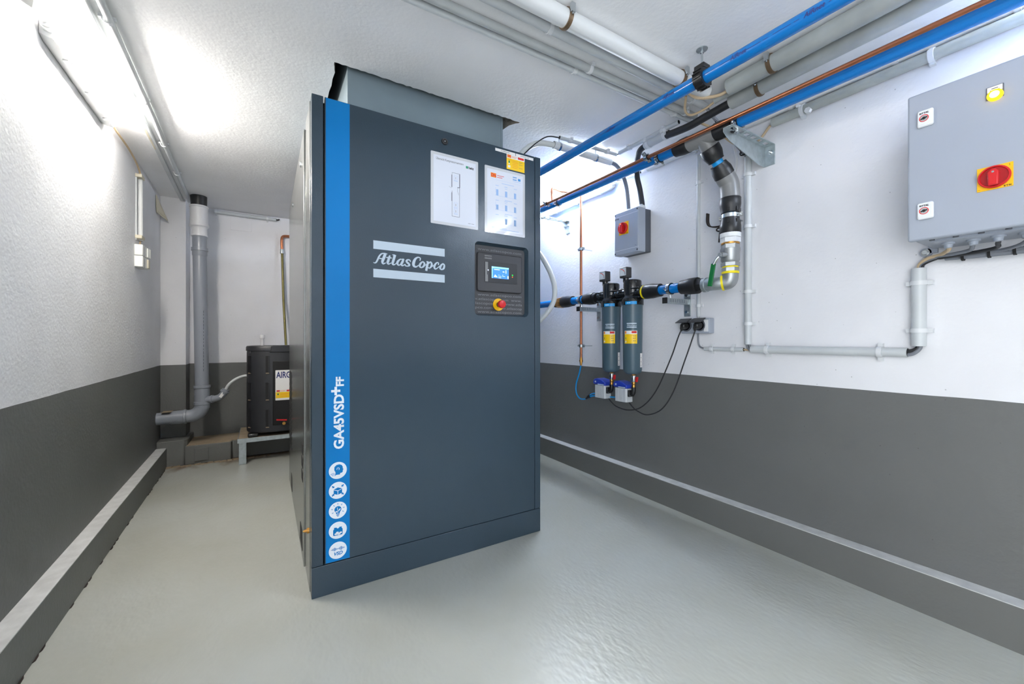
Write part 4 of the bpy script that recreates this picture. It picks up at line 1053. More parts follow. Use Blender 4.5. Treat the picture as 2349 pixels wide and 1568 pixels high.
# ------------------------------------------------------------------ riser from the filter line to the tee
rs = thing('black_riser', 'black and grey elbowed riser between the tee and the ball valve', 'pipe', (2.0, 1.165, 1.5))
def alongb(t): return TE + bd * t
nut(rs, alongb(.128), alongb(.055), .0475, taper=.8)
MB().cyl(alongb(.12), alongb(.165), .0265, n=28).build('blue_piece', 'cyan', rs)
tl = (V((2.0, 1.165, 1.80)) - TE).length
nut(rs, alongb(.148), alongb(.215), .0475, taper=.82)
e0 = alongb(.205); e1 = V((2.0, 1.165, 1.725))
mid = V((2.0, 1.165, 1.785))
MB().tube(smooth([e0, alongb(.225), mid + (alongb(.2) - mid) * .18, V((2.0, 1.165, 1.745)), V((2.0, 1.165, 1.70))], 4), .0455, 32).build('elbow', 'fitting_grey', rs)
nut(rs, (2.0, 1.165, 1.647), (2.0, 1.165, 1.722), .049, taper=.86)
MB().cyl((2.0, 1.165, 1.61), (2.0, 1.165, 1.65), .027, n=28).build('blue_piece', 'cyan', rs)
nut(rs, (2.0, 1.165, 1.622), (2.0, 1.165, 1.543), .049, taper=.86)
for a in (200, 250, 320):
    e = V((math.cos(math.radians(a)), math.sin(math.radians(a)), 0))
    for zz in (1.66, 1.60): MB().obox(V((2.0, 1.165, zz)) + e * .046, e * .003, V((0, 0, 1)).cross(e) * .004, V((0, 0, .009))).build('nut_rib', 'fitting_black', rs)
clamp('steel clamp round the black riser above the ball valve', (2.0, 1.165, 1.632), (0, 0, 1), .0335, (1, .1, 0), .098)
bv = thing('ball_valve', 'steel ball valve with a green lever below the black riser', 'valve', (2.0, 1.165, 1.38))
def vst(name, m, a, b, r, hexa=False):
    mb = MB()
    if hexa: mb.hexn((2.0, 1.165, a), (2.0, 1.165, b), r)
    else: mb.cyl((2.0, 1.165, a), (2.0, 1.165, b), r, n=28)
    return mb.build(name, m, bv, bevel=.0015)
vst('collar', 'enc_white', 1.522, 1.545, .048); vst('adapter_nut', 'enc_white', 1.497, 1.522, .047, True); vst('thread', 'brass', 1.488, 1.498, .042)
vst('valve_nut', 'cast', 1.466, 1.49, .043, True)
MB().lathe((2.0, 1.165, 1.395), (0, 0, 1), [(0, .036), (.008, .040), (.015, .044), (.055, .044), (.064, .046), (.072, .046), (.074, .04)], 32).build('valve_body', 'cast', bv)
vst('valve_nut', 'cast', 1.378, 1.398, .044, True); vst('seal_ring', 'yellow_tape', 1.371, 1.379, .037); vst('nipple', 'cast', 1.352, 1.372, .040, True); vst('seal_ring', 'yellow_tape', 1.341, 1.353, .040)
MB().cyl((1.965, 1.165, 1.432), (1.935, 1.175, 1.432), .014).hexn((1.936, 1.175, 1.432), (1.926, 1.178, 1.432), .011).build('stem', 'cast', bv)
hb = MB().tube([(1.935, 1.178, 1.432), (1.93, 1.195, 1.415), (1.932, 1.212, 1.39)], .007, 8).build('lever', 'zinc', bv)
MB().obox((1.934, 1.223, 1.338), (.004, 0, 0), (0, .0115, .002), (0, -.010, .056)).build('lever_grip', 'green', bv, bevel=.002)
PL = Plane((1.9295, 1.223, 1.338), (0, .17, -.985), (0, .985, .17)); PL.n = V((-1, 0, 0))
text('T ⊙', .013, 'print_white', bv, Plane((1.9297, 1.223, 1.338), (0, -.985, -.17), (0, -.17, .985)), -.004, .02, .0002, name='lever_lettering') if False else None
ge = thing('steel_elbow', 'galvanised double elbow from the filter line up to the ball valve', 'pipe', (1.985, 1.17, 1.26))
arc1 = smooth([(1.975, 1.292, 1.297), (1.975, 1.25, 1.297), (1.982, 1.215, 1.297), (1.994, 1.19, 1.299)], 5)
MB().tube(arc1, .0335, 28).build('bend', 'galv', ge)
MB().torus((1.975, 1.283, 1.297), (0, 1, 0), .034, .004, 28, flat=.009).build('bead', 'galv', ge)
arc2 = smooth([(1.990, 1.20, 1.299), (1.998, 1.178, 1.302), (2.0, 1.167, 1.318), (2.0, 1.165, 1.342)], 5)
MB().tube(arc2, .0375, 28).build('bend', 'cast', ge)
MB().torus((1.991, 1.198, 1.299), V((.35, -.9, .1)), .0365, .003, 28, flat=.005).build('seal_ring', 'yellow_tape', ge)
# hook and lever hanging behind the riser
hk = thing('iron_hook', 'dark iron hook with a strap and loop hanging behind the riser', 'hook', (2.11, 1.26, 1.6))
MB().box(2.10, 2.108, 1.238, 1.262, 1.60, 1.775).box(2.108, 2.134, 1.243, 1.257, 1.75, 1.765).box(2.108, 2.134, 1.243, 1.257, 1.62, 1.635).build('strap', 'iron', hk, bevel=.001)
mb = MB()
for p, q in zip(*[smooth([(2.085, 1.335, 1.70), (2.085, 1.335, 1.655), (2.085, 1.322, 1.632), (2.085, 1.29, 1.622), (2.09, 1.25, 1.622)], 4)[i:] for i in (0, 1)]):
    pass
hp = smooth([(2.085, 1.340, 1.705), (2.085, 1.340, 1.655), (2.085, 1.325, 1.63), (2.087, 1.29, 1.620), (2.095, 1.25, 1.620)], 4)
mb.rings([[p + V((dx_, 0, 0)) + nn * s2 for dx_, s2 in ((-.013, -.003), (.010, -.003), (.010, .003), (-.013, .003))] for p, nn in [(hp[i], V((0, (hp[min(i + 1, len(hp) - 1)] - hp[max(i - 1, 0)]).z, -(hp[min(i + 1, len(hp) - 1)] - hp[max(i - 1, 0)]).y)).normalized()) for i in range(len(hp))]])
mb.build('hook_arm', 'iron', hk)
MB().torus((2.09, 1.275, 1.603), (.3, .2, 1), .016, .0035, 20).build('loop', 'iron', hk)
MB().cyl((2.09, 1.272, 1.60), (2.09, 1.276, 1.535), .005, .0075, 12).build('pin', 'iron', hk)
# ------------------------------------------------------------------ filter line on the right wall
XF, ZF = 1.975, 1.300
def fl_pipe(root, y0, y1, r=.0275, m='pipe_blue', name='pipe'):
    return MB().cyl((XF, y0, ZF), (XF, y1, ZF), r, n=28).build(name, m, root)
il = thing('inlet_pipe', 'blue inlet pipe with a brass union between compressor and filters', 'pipe', (XF, 2.4, ZF))
MB().tube([V((XF, 2.56, ZF)), V((XF, 3.35, ZF))] + smooth([(XF, 3.40, ZF), (XF - .02, 3.47, ZF), (XF - .09, 3.50, ZF), (XF - .16, 3.50, ZF)], 5) + [V((1.1, 3.50, ZF))] + smooth([(1.05, 3.50, ZF), (.97, 3.48, ZF), (.94, 3.41, ZF), (.94, 3.336, ZF)], 5), .0265, 24).build('pipe', 'pipe_blue', il)
MB().hexn((XF, 2.56, ZF), (XF, 2.535, ZF), .041).build('union_nut', 'fitting_black', il)
MB().lathe((XF, 2.545, ZF), (0, -1, 0), [(0, .036), (.004, .040), (.045, .042), (.05, .045), (.075, .045), (.078, .038)], 8).build('brass_union', 'brass', il)
nut(il, (XF, 2.355, ZF), (XF, 2.472, ZF), .0435)
fl_pipe(il, 2.2, 2.37)
nut(il, (XF, 2.222, ZF), (XF, 2.125, ZF), .0425)
MB().cyl((XF, 2.135, ZF), (XF, 2.095, ZF), .037, n=24).build('end_collar', 'fitting_black', il)
ol = thing('outlet_pipe', 'short blue pipe with black couplings between filters and steel elbow', 'pipe', (XF, 1.5, ZF))
MB().hexn((XF, 1.690, ZF), (XF, 1.66, ZF), .037).build('union_nut', 'fitting_black', ol)
MB().cyl((XF, 1.6862, ZF), (XF, 1.677, ZF), .041, n=24).build('seal_ring', 'yellow_tape', ol)
nut(ol, (XF, 1.565, ZF), (XF, 1.672, ZF), .044)
fl_pipe(ol, 1.39, 1.60)
nut(ol, (XF, 1.425, ZF), (XF, 1.325, ZF), .0445)
MB().hexn((XF, 1.33, ZF), (XF, 1.285, ZF), .037).build('union_nut', 'fitting_black', ol)
def arm(label, y, zt, xend):
    root = thing('pipe_bracket', label, 'bracket', (XW, y, zt - .06), 'small pipe brackets')
    MB().box(XW - .006, XW - .0005, y - .021, y + .021, zt - .085, zt + .065).build('wall_plate', 'galv', root, bevel=.001)
    for z in (zt - .06, zt + .04): MB().hexn((XW - .006, y, z), (XW - .016, y, z), .010).build('bolt', 'zinc', root)
    MB().box(xend, XW - .006, y - .013, y - .011, zt - .014, zt + .014).box(xend, XW - .006, y + .011, y + .013, zt - .014, zt + .014).box(xend, XW - .006, y - .013, y + .013, zt - .016, zt - .014).build('channel', 'galv', root)
    mb = MB()
    for k in range(9): mb.box(xend + .03 + k * .016, xend + .033 + k * .016, y - .0136, y - .013, zt - .009, zt + .009)
    mb.build('channel_slot', 'print_grey', root)
    MB().box(xend - .001, xend + .006, y - .015, y + .015, zt - .017, zt + .016).build('end_cap', 'rubber', root)
    return root
arm('small wall bracket under the outlet pipe, left of the sockets', 1.50, 1.232, 1.925)
arm('small wall bracket under the inlet pipe behind the left filter', 2.244, 1.232, 1.925)
clamp('steel clamp on the blue outlet pipe', (XF, 1.50, ZF), (0, 1, 0), .0275, (0, 0, -1), .028, rodr=.007)
clamp('steel clamp on the blue inlet pipe', (XF, 2.262, ZF), (0, 1, 0), .0275, (0, 0, -1), .028, rodr=.007)

def air_filter(label, yc, flap):
    g = 'compressed air filters'
    root = thing('air_filter', label, 'filter', (XF, yc, .79), g)
    MB().lathe((XF, yc, .792), (0, 0, 1), [(0, .012), (.001, .034), (.006, .046), (.016, .054), (.03, .0575), (.42, .0625), (.438, .0635)], 40).build('bowl', 'filter_bowl', root)
    MB().lathe((XF, yc, 1.226), (0, 0, 1), [(0, .0675), (.036, .0675), (.044, .064), (.056, .055), (.066, .053), (.1, .055), (.146, .0555), (.154, .053), (.159, .046), (.16, .02)], 40).build('head', 'filter_head', root)
    MB().box(XF + .03, XF + .07, yc - .02, yc + .02, 1.232, 1.262).build('latch', 'filter_head', root, bevel=.004)
    # ports and webs along the line
    MB().cyl((XF, yc - .0925, ZF), (XF, yc + .0925, ZF), .033, n=28).build('port', 'filter_head', root)
    for y, s_ in ((yc - .0925, 1), (yc + .0925, -1)):
        MB().lathe((XF, y, ZF), (0, s_, 0), [(0, .043), (.009, .043), (.03, .033)], 28).build('port_flange', 'filter_head', root)
    for z in (-.03, -.002, .026):
        MB().box(XF - .048, XF - .040, yc - .09, yc + .09, ZF + z - .004, ZF + z + .004).build('web', 'filter_head', root, bevel=.002)
    for s_ in (-1, 1): MB().cyl((XF - .03, yc + s_ * .082, ZF + .012), (XF - .05, yc + s_ * .082, ZF + .012), .006, n=8).build('screw', 'zinc', root)
    # gauge
    gx0, gx1, gy0, gy1, gz0, gz1 = 1.938, 1.985, yc + .015, yc + .075, 1.402, 1.470
    MB().box(gx0, gx1, gy0, gy1, gz0, gz1).build('gauge', 'plastic_dark', root, bevel=.004)
    gp = Plane((gx0, (gy0 + gy1) / 2, 0), (0, -1, 0), (0, 0, 1))
    gg = root.children[-1]
    mb = MB(); gp.rrect(mb, -.025, .025, gz0 + .014, gz1 - .006, .003, .0, .0008); mb.build('dial', 'dial', gg)
    mb = MB(); gp.line(mb, [(-.018 + .036 * math.sin(math.radians(a)), gz0 + .018 + .038 * math.cos(math.radians(a))) for a in range(0, 61, 10)], .004, .001, .0003); mb.build('dial_arc', 'print_red', gg)
    mb = MB(); gp.line(mb, [(-.018 + .036 * math.sin(math.radians(a)), gz0 + .018 + .038 * math.cos(math.radians(a))) for a in range(60, 92, 10)], .003, .001, .0003)
    gp.rect(mb, -.016, .012, gz0 + .005, gz0 + .009, .0005, .0006); mb.build('dial_mark', 'print_black', gg)
    MB().cyl((1.965, (gy0 + gy1) / 2, 1.375), (1.965, (gy0 + gy1) / 2, 1.403), .019, n=20).build('gauge_stem', 'filter_head', root)
    MB().cyl((1.965, (gy0 + gy1) / 2 - .01, 1.365), (1.97, yc + .02, 1.375), .02, n=16).build('gauge_base', 'filter_head', root)
    # printed marks bent round the bowl; a = arc length from the face turned to the room
    a0 = math.atan2(-1.0, -1.15)
    def bend(r):
        def f(x, z):
            t = a0 + x / r
            return V((XF + r * math.cos(t), yc + r * math.sin(t), z))
        return f
    def patch(r, x0, x1, z0, z1, k=10):
        b_ = bend(r); mb = MB(); vs_ = []; fs_ = []
        for i in range(k + 1):
            x = x0 + (x1 - x0) * i / k
            vs_ += [b_(x, z0), b_(x, z1)]
        for i in range(k): fs_.append((2 * i, 2 * i + 2, 2 * i + 3, 2 * i + 1))
        m2 = len(vs_); b2 = bend(r - .0006)
        return mb.add(vs_, fs_)
    patch(.0680, -.045, .028, 1.2275, 1.2465).build('blue_band', 'cyan', root)
    mb = MB()
    for k in range(4): mb.add([bend(.0682)(-.034 + k * .006, 1.234), bend(.0682)(-.030 + k * .006, 1.234), bend(.0682)(-.030 + k * .006, 1.240), bend(.0682)(-.034 + k * .006, 1.240)], [(0, 1, 2, 3)])
    mb.build('band_lettering', 'print_white', root)
    tr = V((math.cos(a0 + math.pi / 2), math.sin(a0 + math.pi / 2), 0))
    bp = Plane((XF, yc, 0), tr, (0, 0, 1))
    brand(bp, -.036, 1.083, .155 / 1.0 * 1.25, 'logo_grey', root, n=2, th=.0001, bend=bend(.0623))
    # service sticker and white type plate
    patch(.0618, -.052, .030, .985, 1.065).build('service_sticker', 'sticker_yellow', root)
    patch(.0621, -.052, .030, 1.044, 1.065).build('sticker_head', 'sticker_white', root)
    patch(.0623, -.050, -.038, 1.047, 1.062, 3).build('sticker_logo', 'print_orange', root)
    patch(.0623, -.004, .026, 1.049, 1.0625, 5).build('sticker_field', 'print_red', root)
    mb = MB()
    for z in (1.032, 1.019, 1.002): mb.add([bend(.0621)(-.028, z), bend(.0621)(-.004, z), bend(.0621)(-.004, z + .002), bend(.0621)(-.028, z + .002)], [(0, 1, 2, 3)])
    mb.build('sticker_line', 'print_orange', root)
    mb = MB()
    for z in (1.031, 1.017, 1.0): mb.add([bend(.0622)(.004, z), bend(.0622)(.02, z), bend(.0622)(.02, z + .004), bend(.0622)(.004, z + .003)], [(0, 1, 2, 3)])
    mb.build('handwriting', 'print_grey', root)
    patch(.0621, -.045, -.040, 1.012, 1.024, 2).build('sticker_line', 'print_green', root)
    patch(.0621, -.047, -.038, .992, 1.002, 2).build('sticker_line', 'sticker_white', root)
    patch(.0612, .052, .078, .838, .925, 5).build('type_plate', 'sticker_white', root)
    mb = MB()
    for k in range(9):
        z = .845 + k * .0085
        mb.add([bend(.0615)(.055, z), bend(.0615)(.055 + .012 + .004 * (k % 3), z), bend(.0615)(.055 + .012 + .004 * (k % 3), z + .003), bend(.0615)(.055, z + .003)], [(0, 1, 2, 3)])
    mb.build('type_lettering', 'print_grey', root)
    return root
air_filter('compressor-side air filter with a gauge, next to the copper riser', 1.964, True)
air_filter('valve-side air filter with a gauge, next to the outlet coupling', 1.779, False)

def drain(label, yc):
    root = thing('condensate_drain', label, 'drain valve', (XF, yc, .615), 'blue-topped condensate drains')
    # shut-off cock under the bowl
    MB().hexn((XF, yc, .796), (XF, yc, .782), .013).lathe((XF, yc, .745), (0, 0, -1), [(0, .010), (.004, .0125), (.016, .0125), (.02, .010), (.03, .012), (.04, .012)], 16).build('cock_brass', 'brass', root)
    MB().lathe((XF, yc, .784), (0, 0, -1), [(0, .0125), (.004, .014), (.036, .014), (.04, .012)], 20).build('cock_body', 'zinc', root)
    MB().obox((XF + .004, yc - .022, .760), (.004, 0, 0), (0, .008, 0), (0, -.003, .016)).build('cock_handle', 'red', root, bevel=.002)
    MB().tube(smooth([(XF, yc, .71), (XF, yc, .685), (XF, yc + .008, .668), (XF, yc + .03, .662)], 4), .014, 16).build('angle_connector', 'plastic_black', root)
    y0, y1, x0, x1 = yc + .028, yc + .122, 1.938, 2.008
    MB().prism([(x0, y0 + .012, .664), (x0 + .01, y0, .664), (x1, y0, .664), (x1, y1, .664), (x0, y1, .664)], (0, 0, -.0)).add([], []) if False else None
    MB().prism([(x0, y0 + .006, .612), (x0 + .008, y0, .612), (x1 - .012, y0, .612), (x1, y0 + .012, .612), (x1, y1, .612), (x0, y1, .612)], (0, 0, .088)).build('drain_body', 'drain_grey', root, bevel=.003)
    for s_ in (.35, .7): MB().box(x0 - .0012, x0, y0 + (y1 - y0) * s_ - .0015, y0 + (y1 - y0) * s_ + .0015, .615, .697).build('body_rib', 'drain_grey', root)
    MB().prism([(x0 - .004, y0 - .006, .699), (x0 - .004, y1 + .012, .703), (x0 - .004, y1 + .018, .72), (x0 - .004, y1 + .008, .738), (x0 - .004, y1 - .02, .745), (x0 - .004, y0 + .03, .738), (x0 - .004, y0 - .006, .722)], (x1 - x0 + .008, 0, 0)).build('drain_cap', 'drain_blue', root, bevel=.006)
    MB().box(x0 - .0052, x0 - .004, y0 + .004, y0 + .062, .703, .709).build('cap_lettering', 'logo_grey', root)
    MB().box(x0 - .0052, x0 - .004, y1 - .016, y1 - .004, .716, .727).build('cap_mark', 'logo_grey', root)
    MB().box(x0 + .012, x1 - .012, y0 - .013, y0, .648, .69).build('inlet_block', 'plastic_black', root, bevel=.003)
    for x in (x0 + .018, x1 - .018): MB().cyl((x, y0 - .013, .656), (x, y0 - .017, .656), .004, n=10).build('screw', 'zinc', root)
    MB().cyl((x0 + .03, y1 + .004, .70), (x0 + .03, y1 + .004, .668), .009).build('plug', 'plastic_black', root)
    return root
drain('blue-topped condensate drain under the compressor-side filter', 1.959)
drain('blue-topped condensate drain under the valve-side filter', 1.770)
cable('thin blue hose looping from the copper riser to the drains', [(2.025, 2.324, .825), (2.028, 2.345, .76), (2.03, 2.385, .67), (2.03, 2.383, .60), (2.03, 2.345, .565), (2.025, 2.29, .565), (2.02, 2.25, .580)], .0052, 'cyan', 'blue_hose', 'hose', 10)
cable('short blue hose from the splitter to the near drain', [(2.015, 2.225, .588), (2.01, 2.17, .606), (2.0, 2.07, .612), (1.99, 1.98, .622), (1.99, 1.88, .627)], .0052, 'cyan', 'blue_hose', 'hose', 10)
cable('short blue hose from the splitter to the far drain', [(2.015, 2.23, .596), (2.005, 2.17, .622), (1.99, 2.08, .632)], .0052, 'cyan', 'blue_hose', 'hose', 10)
sp_ = thing('hose_splitter', 'black Y splitter joining the thin blue hoses', 'hose fitting', (2.018, 2.24, .58))
MB().cyl((2.022, 2.262, .574), (2.018, 2.238, .588), .0085, .011, 12).build('splitter_body', 'plastic_black', sp_)
MB().cyl((2.018, 2.240, .585), (2.013, 2.212, .593), .0085, n=12).cyl((2.018, 2.240, .59), (2.013, 2.212, .606), .0085, n=12).build('splitter_port', 'plastic_black', sp_)

cr = thing('copper_pipe', 'upright copper pipe on the right wall beside the filters', 'pipe', (2.025, 2.324, .82), 'copper pipes')
MB().cyl((2.025, 2.324, .85), (2.025, 2.324, 2.115), .0095, n=18).build('pipe', 'copper', cr)
MB().lathe((2.025, 2.324, .875), (0, 0, -1), [(0, .011), (.018, .011), (.018, .014), (.032, .014), (.032, .010), (.045, .010), (.045, .008), (.06, .007)], 16).build('hose_tail', 'brass', cr)
clamp('steel clamp on the upright copper pipe, level with the isolator', (2.025, 2.324, 1.69), (0, 0, 1), .0095, (1, 0, 0), .0995)
clamp('steel clamp on the upright copper pipe, above the grey wall paint', (2.025, 2.324, .962), (0, 0, 1), .0095, (1, 0, 0), .0995)
g = 'power cables of the condensate drains'
cable('black power cable of the compressor-side drain hanging to the left socket', [(1.99, 2.01, .618), (1.995, 1.985, .59), (2.0, 1.936, .562), (2.005, 1.841, .553), (2.01, 1.734, .59), (2.02, 1.635, .70), (2.035, 1.542, .90), (2.045, 1.497, 1.03), (2.05, 1.475, 1.075), (2.06, 1.478, 1.088)], .0038, 'cable_black', 'power_cable', group=g)
cable('black power cable of the valve-side drain hanging to the right socket', [(1.99, 1.83, .618), (1.993, 1.80, .585), (1.997, 1.76, .560), (2.0, 1.684, .548), (2.01, 1.588, .595), (2.02, 1.512, .71), (2.03, 1.44, .905), (2.042, 1.405, 1.018), (2.05, 1.39, 1.07), (2.06, 1.392, 1.088)], .0038, 'cable_black', 'power_cable', group=g)

# ------------------------------------------------------------------ sockets
so = thing('double_socket', 'grey surface-mounted double socket with raised black lids', 'socket', (XW, 1.42, 1.045))
MB().box(2.088, XW - .001, 1.333, 1.512, 1.045, 1.130).build('socket_box', 'enc_grey', so, bevel=.005)
MB().box(2.085, 2.088, 1.34, 1.365, 1.055, 1.12).build('name_field', 'enc_white', so, bevel=.001)
for y in (1.475, 1.39):
    MB().lathe((2.088, y, 1.09), (-1, 0, 0), [(0, .033), (.006, .033), (.006, .027), (-.01, .026)], 28).build('socket_ring', 'enc_dark', so)
    plate([(2.086, y - .037, 1.128), (2.086, y + .037, 1.128), (2.034, y + .037, 1.104), (2.034, y - .037, 1.104)], (-.42, 0, .9), .005).build('lid', 'plastic_dark', so, bevel=.002)
for y, lab in ((1.475, 'black mains plug in the left half of the double socket'), (1.39, 'black mains plug in the right half of the double socket')):
    root = thing('mains_plug', lab, 'plug', (2.07, y, 1.085), 'black mains plugs')
    MB().lathe((2.083, y, 1.089), (-1, 0, 0), [(-.006, .019), (.0, .021), (.014, .021), (.022, .017), (.036, .014), (.040, .009)], 20).build('plug_body', 'plastic_black', root)
    MB().tube(smooth([(2.048, y, 1.088), (2.043, y + .004, 1.078), (2.047, y + .003, 1.06)], 3), .0065, 10).build('strain_relief', 'rubber', root)

# ------------------------------------------------------------------ isolator box
ib = thing('isolator_box', 'grey isolator box with a red rotary switch on the right wall', 'switch box', (XW, 1.867, 1.57))
bx0, by0, by1, bz0, bz1 = 2.012, 1.764, 1.972, 1.572, 1.855
MB().box(2.076, XW - .001, by0 + .004, by1 - .004, bz0 + .004, bz1 - .003).build('box_base', 'enc_dark', ib, bevel=.003)
MB().prism([(2.078, by0, bz0), (2.078, by1, bz0), (bx0 + .006, by1, bz0), (bx0, by1 - .006, bz0), (bx0, by0 + .006, bz0), (bx0 + .006, by0, bz0)], (0, 0, bz1 - bz0)).build('box_lid', 'enc_grey', ib, bevel=.003)
IP = Plane((bx0, 1.868, 0), (0, -1, 0), (0, 0, 1))
for y, z in ((-.094, bz0 + .012), (.094, bz0 + .012), (-.094, bz1 - .012), (.094, bz1 - .012)):
    mb = MB(); IP.disc(mb, y, z, .005, 0, .001, 14); mb.build('lid_screw', 'print_black', ib)
mb = MB(); IP.rect(mb, -.104, .104, bz0 + .028, bz0 + .030, 0, .0006); mb.build('lid_groove', 'enc_white', ib)
mb = MB(); IP.rect(mb, -.104, .104, bz1 - .030, bz1 - .028, 0, .0006); mb.build('lid_groove', 'enc_white', ib)
text('E·T·N', .014, 'print_black', ib, IP, -.096, bz1 - .046, .0006, bold=.0008, name='box_lettering')
text('IP65', .006, 'print_grey', ib, IP, .075, bz0 + .04, .0006, name='box_lettering')
for y in (1.90, 1.792):
    MB().lathe((2.072, y, bz1 - .004), (0, 0, 1), [(0, .026), (.014, .026), (.016, .022), (.024, .020), (.024, .015), (.03, .015)], 22).build('cable_gland', 'conduit_white', ib)
def rotary(pl, root, x, z, s):
    """yellow plate, red dished disc and red grip"""
    mb = MB(); pl.rect(mb, x - .036 * s, x + .036 * s, z - .036 * s, z + .036 * s, 0, .003 * s); yp = mb.build('switch_plate', 'yellow', root)
    MB().lathe(pl.p(x, z, .003 * s), pl.n, [(0, .033 * s), (.004 * s, .0335 * s), (.011 * s, .0335 * s), (.013 * s, .032 * s), (.013 * s, .0295 * s), (.008 * s, .028 * s), (.007 * s, .005 * s)], 36).build('switch_disc', 'red', yp)
    mb = MB(); pl.disc(mb, x, z, .028 * s, .0105 * s, .0006 * s, 30); mb.build('switch_dish', 'red_dark', yp)
    grip = [(-.0105, -.028), (.0105, -.028), (.0115, .012), (.004, .022), (-.004, .022), (-.0115, .012)]
    mb = MB(); pl.poly(mb, [(x + a * s, z + b * s) for a, b in grip], .010 * s, .019 * s); mb.build('switch_grip', 'red', yp, bevel=.003 * s)
    mb = MB(); pl.disc(mb, x, z + .0115 * s, .003 * s, .029 * s, .0008 * s, 12); mb.build('grip_screw', 'zinc', yp)
    text('0', .009 * s, 'print_black', yp, pl, x + .0, z + .0245 * s, .0125 * s, align='CENTER', name='switch_lettering')
    text('I', .009 * s, 'print_black', yp, pl, x + .028 * s, z + .026 * s, .0034 * s, name='switch_lettering')
    text('E·T·N', .006 * s, 'print_black', yp, pl, x + .018 * s, z - .034 * s, .0034 * s, bold=.0003, name='switch_lettering')
    text('–', .009 * s, 'print_black', yp, pl, x - .034 * s, z - .033 * s, .0034 * s, name='switch_lettering')
rotary(IP, ib, -.018, 1.742, 1.12)

# ------------------------------------------------------------------ switch cabinet
ec = thing('switch_cabinet', 'light grey steel switch cabinet with a red rotary switch and yellow lamp', 'cabinet', (XW, .17, 1.34))
ey0, ey1, ez0, ez1, ex = -.13, .473, 1.342, 1.834, 1.868
MB().box(ex + .024, XW - .012, ey0 + .006, ey1 - .006, ez0 + .006, ez1 - .006).build('cabinet_body', 'enc_grey', ec, bevel=.004)
MB().box(ex, ex + .022, ey0, ey1, ez0, ez1).build('cabinet_door', 'enc_grey', ec, bevel=.006, seg=3)
EP = Plane((ex, 0, 0), (0, -1, 0), (0, 0, 1))
for z in (1.743, 1.437):
    mb = MB(); EP.rrect(mb, -.447, -.408, z - .028, z + .027, .006, 0, .011); lk = mb.build('door_lock', 'enc_white', ec, bevel=.0035)
    mb = MB(); EP.rrect(mb, -.444, -.417, z - .020, z + .024, .004, .011, .001); mb.build('lock_plate', 'enc_white', lk)
    mb = MB(); mb.torus(EP.p(-.430, z - .001, .0122), (1, 0, 0), .0105, .0012, 24); mb.build('lock_ring', 'print_red', lk)
    mb = MB(); EP.disc(mb, -.430, z - .001, .0085, .0118, .0008, 20); mb.build('lock_face', 'galv', lk)
    mb = MB(); EP.line(mb, [(-.438, z - .003), (-.430, z - .001), (-.422, z + .001)], .004, .0128, .0004); EP.disc(mb, -.430, z - .001, .0045, .0128, .0004, 14); mb.build('keyhole', 'print_black', lk)
    text('RITTAL', .0068, 'print_black', lk, EP, -.430, z + .0135, .0124, align='CENTER', bold=.0004, shear=.15, width=.023, name='lock_lettering')
mb = MB(); EP.rrect(mb, -.297, -.262, 1.733, 1.772, .002, 0, .002); lp = mb.build('lamp_plate', 'enc_dark', ec)
mb = MB(); EP.rect(mb, -.2945, -.2645, 1.7545, 1.7705, .002, .0006); mb.build('lamp_label', 'enc_white', lp)
mb = MB(); EP.line(mb, [(-.286, 1.764), (-.273, 1.764)], .0016, .0027, .0003); EP.line(mb, [(-.289, 1.759), (-.27, 1.759)], .0016, .0027, .0003); mb.build('label_lettering', 'print_black', lp)
MB().lathe(EP.p(-.2785, 1.742, .002), EP.n, [(0, .0165), (.006, .0165), (.012, .014)], 28).build('pilot_lamp', 'pilot', ec)
MB().lathe(EP.p(-.2785, 1.742, .013), EP.n, [(0, .0105), (.003, .009), (.005, .004)], 24).build('pilot_lens', 'pilot_core', ec)
rotary(EP, ec, -.2795, 1.497, .98)
# underside: flange plates and cable glands
MB().box(1.93, 2.10, -.10, .43, ez0 - .001, ez0 + .006).build('gland_plate', 'enc_grey', ec)
for k, y in enumerate((.40, .345, .29, .235, .18, .125)):
    MB().lathe((1.985 + .012 * (k % 2), y, ez0 + .005), (0, 0, -1), [(0, .017), (.012, .017), (.013, .012), (.024, .010)], 16).build('cable_gland', 'enc_grey', ec)
    MB().cyl((1.92, y + .025, ez0 + .006), (1.92, y + .025, ez0 + .002), .007, n=12).build('blind_plug', 'enc_dark', ec)
MB().box(2.120, XW - .001, .455, .480, 1.333, 1.365).cyl((XW - .001, .487, 1.337), (2.120, .487, 1.337), .017, n=24).build('mounting_lug', 'enc_grey', ec)
MB().cyl((2.120, .487, 1.337), (2.117, .487, 1.337), .0125, n=20).build('washer', 'cast', ec)
MB().hexn((2.117, .487, 1.337), (2.108, .487, 1.337), .0085).build('bolt', 'zinc', ec)

# conduits and cables on the right wall
vg = 'conduits on the right wall'
def wall_conduit(label, a, b, r, m, clips):
    return conduit(label, [a, b], r, m, clips, (1, 0, 0), group=vg, lug=.014)
wall_conduit('tall grey conduit on the right wall beside the riser', (XW - .017, 1.141, 1.955), (XW - .017, 1.141, .985), .0165, 'conduit', (.10, .375, .72, .89))
wall_conduit('thin tall grey conduit ending above the double socket', (XW - .011, 1.423, 2.07), (XW - .011, 1.423, 1.14), .0095, 'conduit', (.17, .93))
wall_conduit('level grey conduit between the tall conduit and the short upright one', (XW - .019, 1.122, .960), (XW - .019, .535, .960), .0185, 'conduit', (.13, .86))
wall_conduit('short level conduit below the double socket', (XW - .012, 1.385, .958), (XW - .012, 1.165, .958), .0105, 'conduit', (.2, .75))
wall_conduit('short thick upright conduit below the switch cabinet', (XW - .022, .503, 1.28), (XW - .022, .503, .985), .0215, 'conduit', (.19, .80))
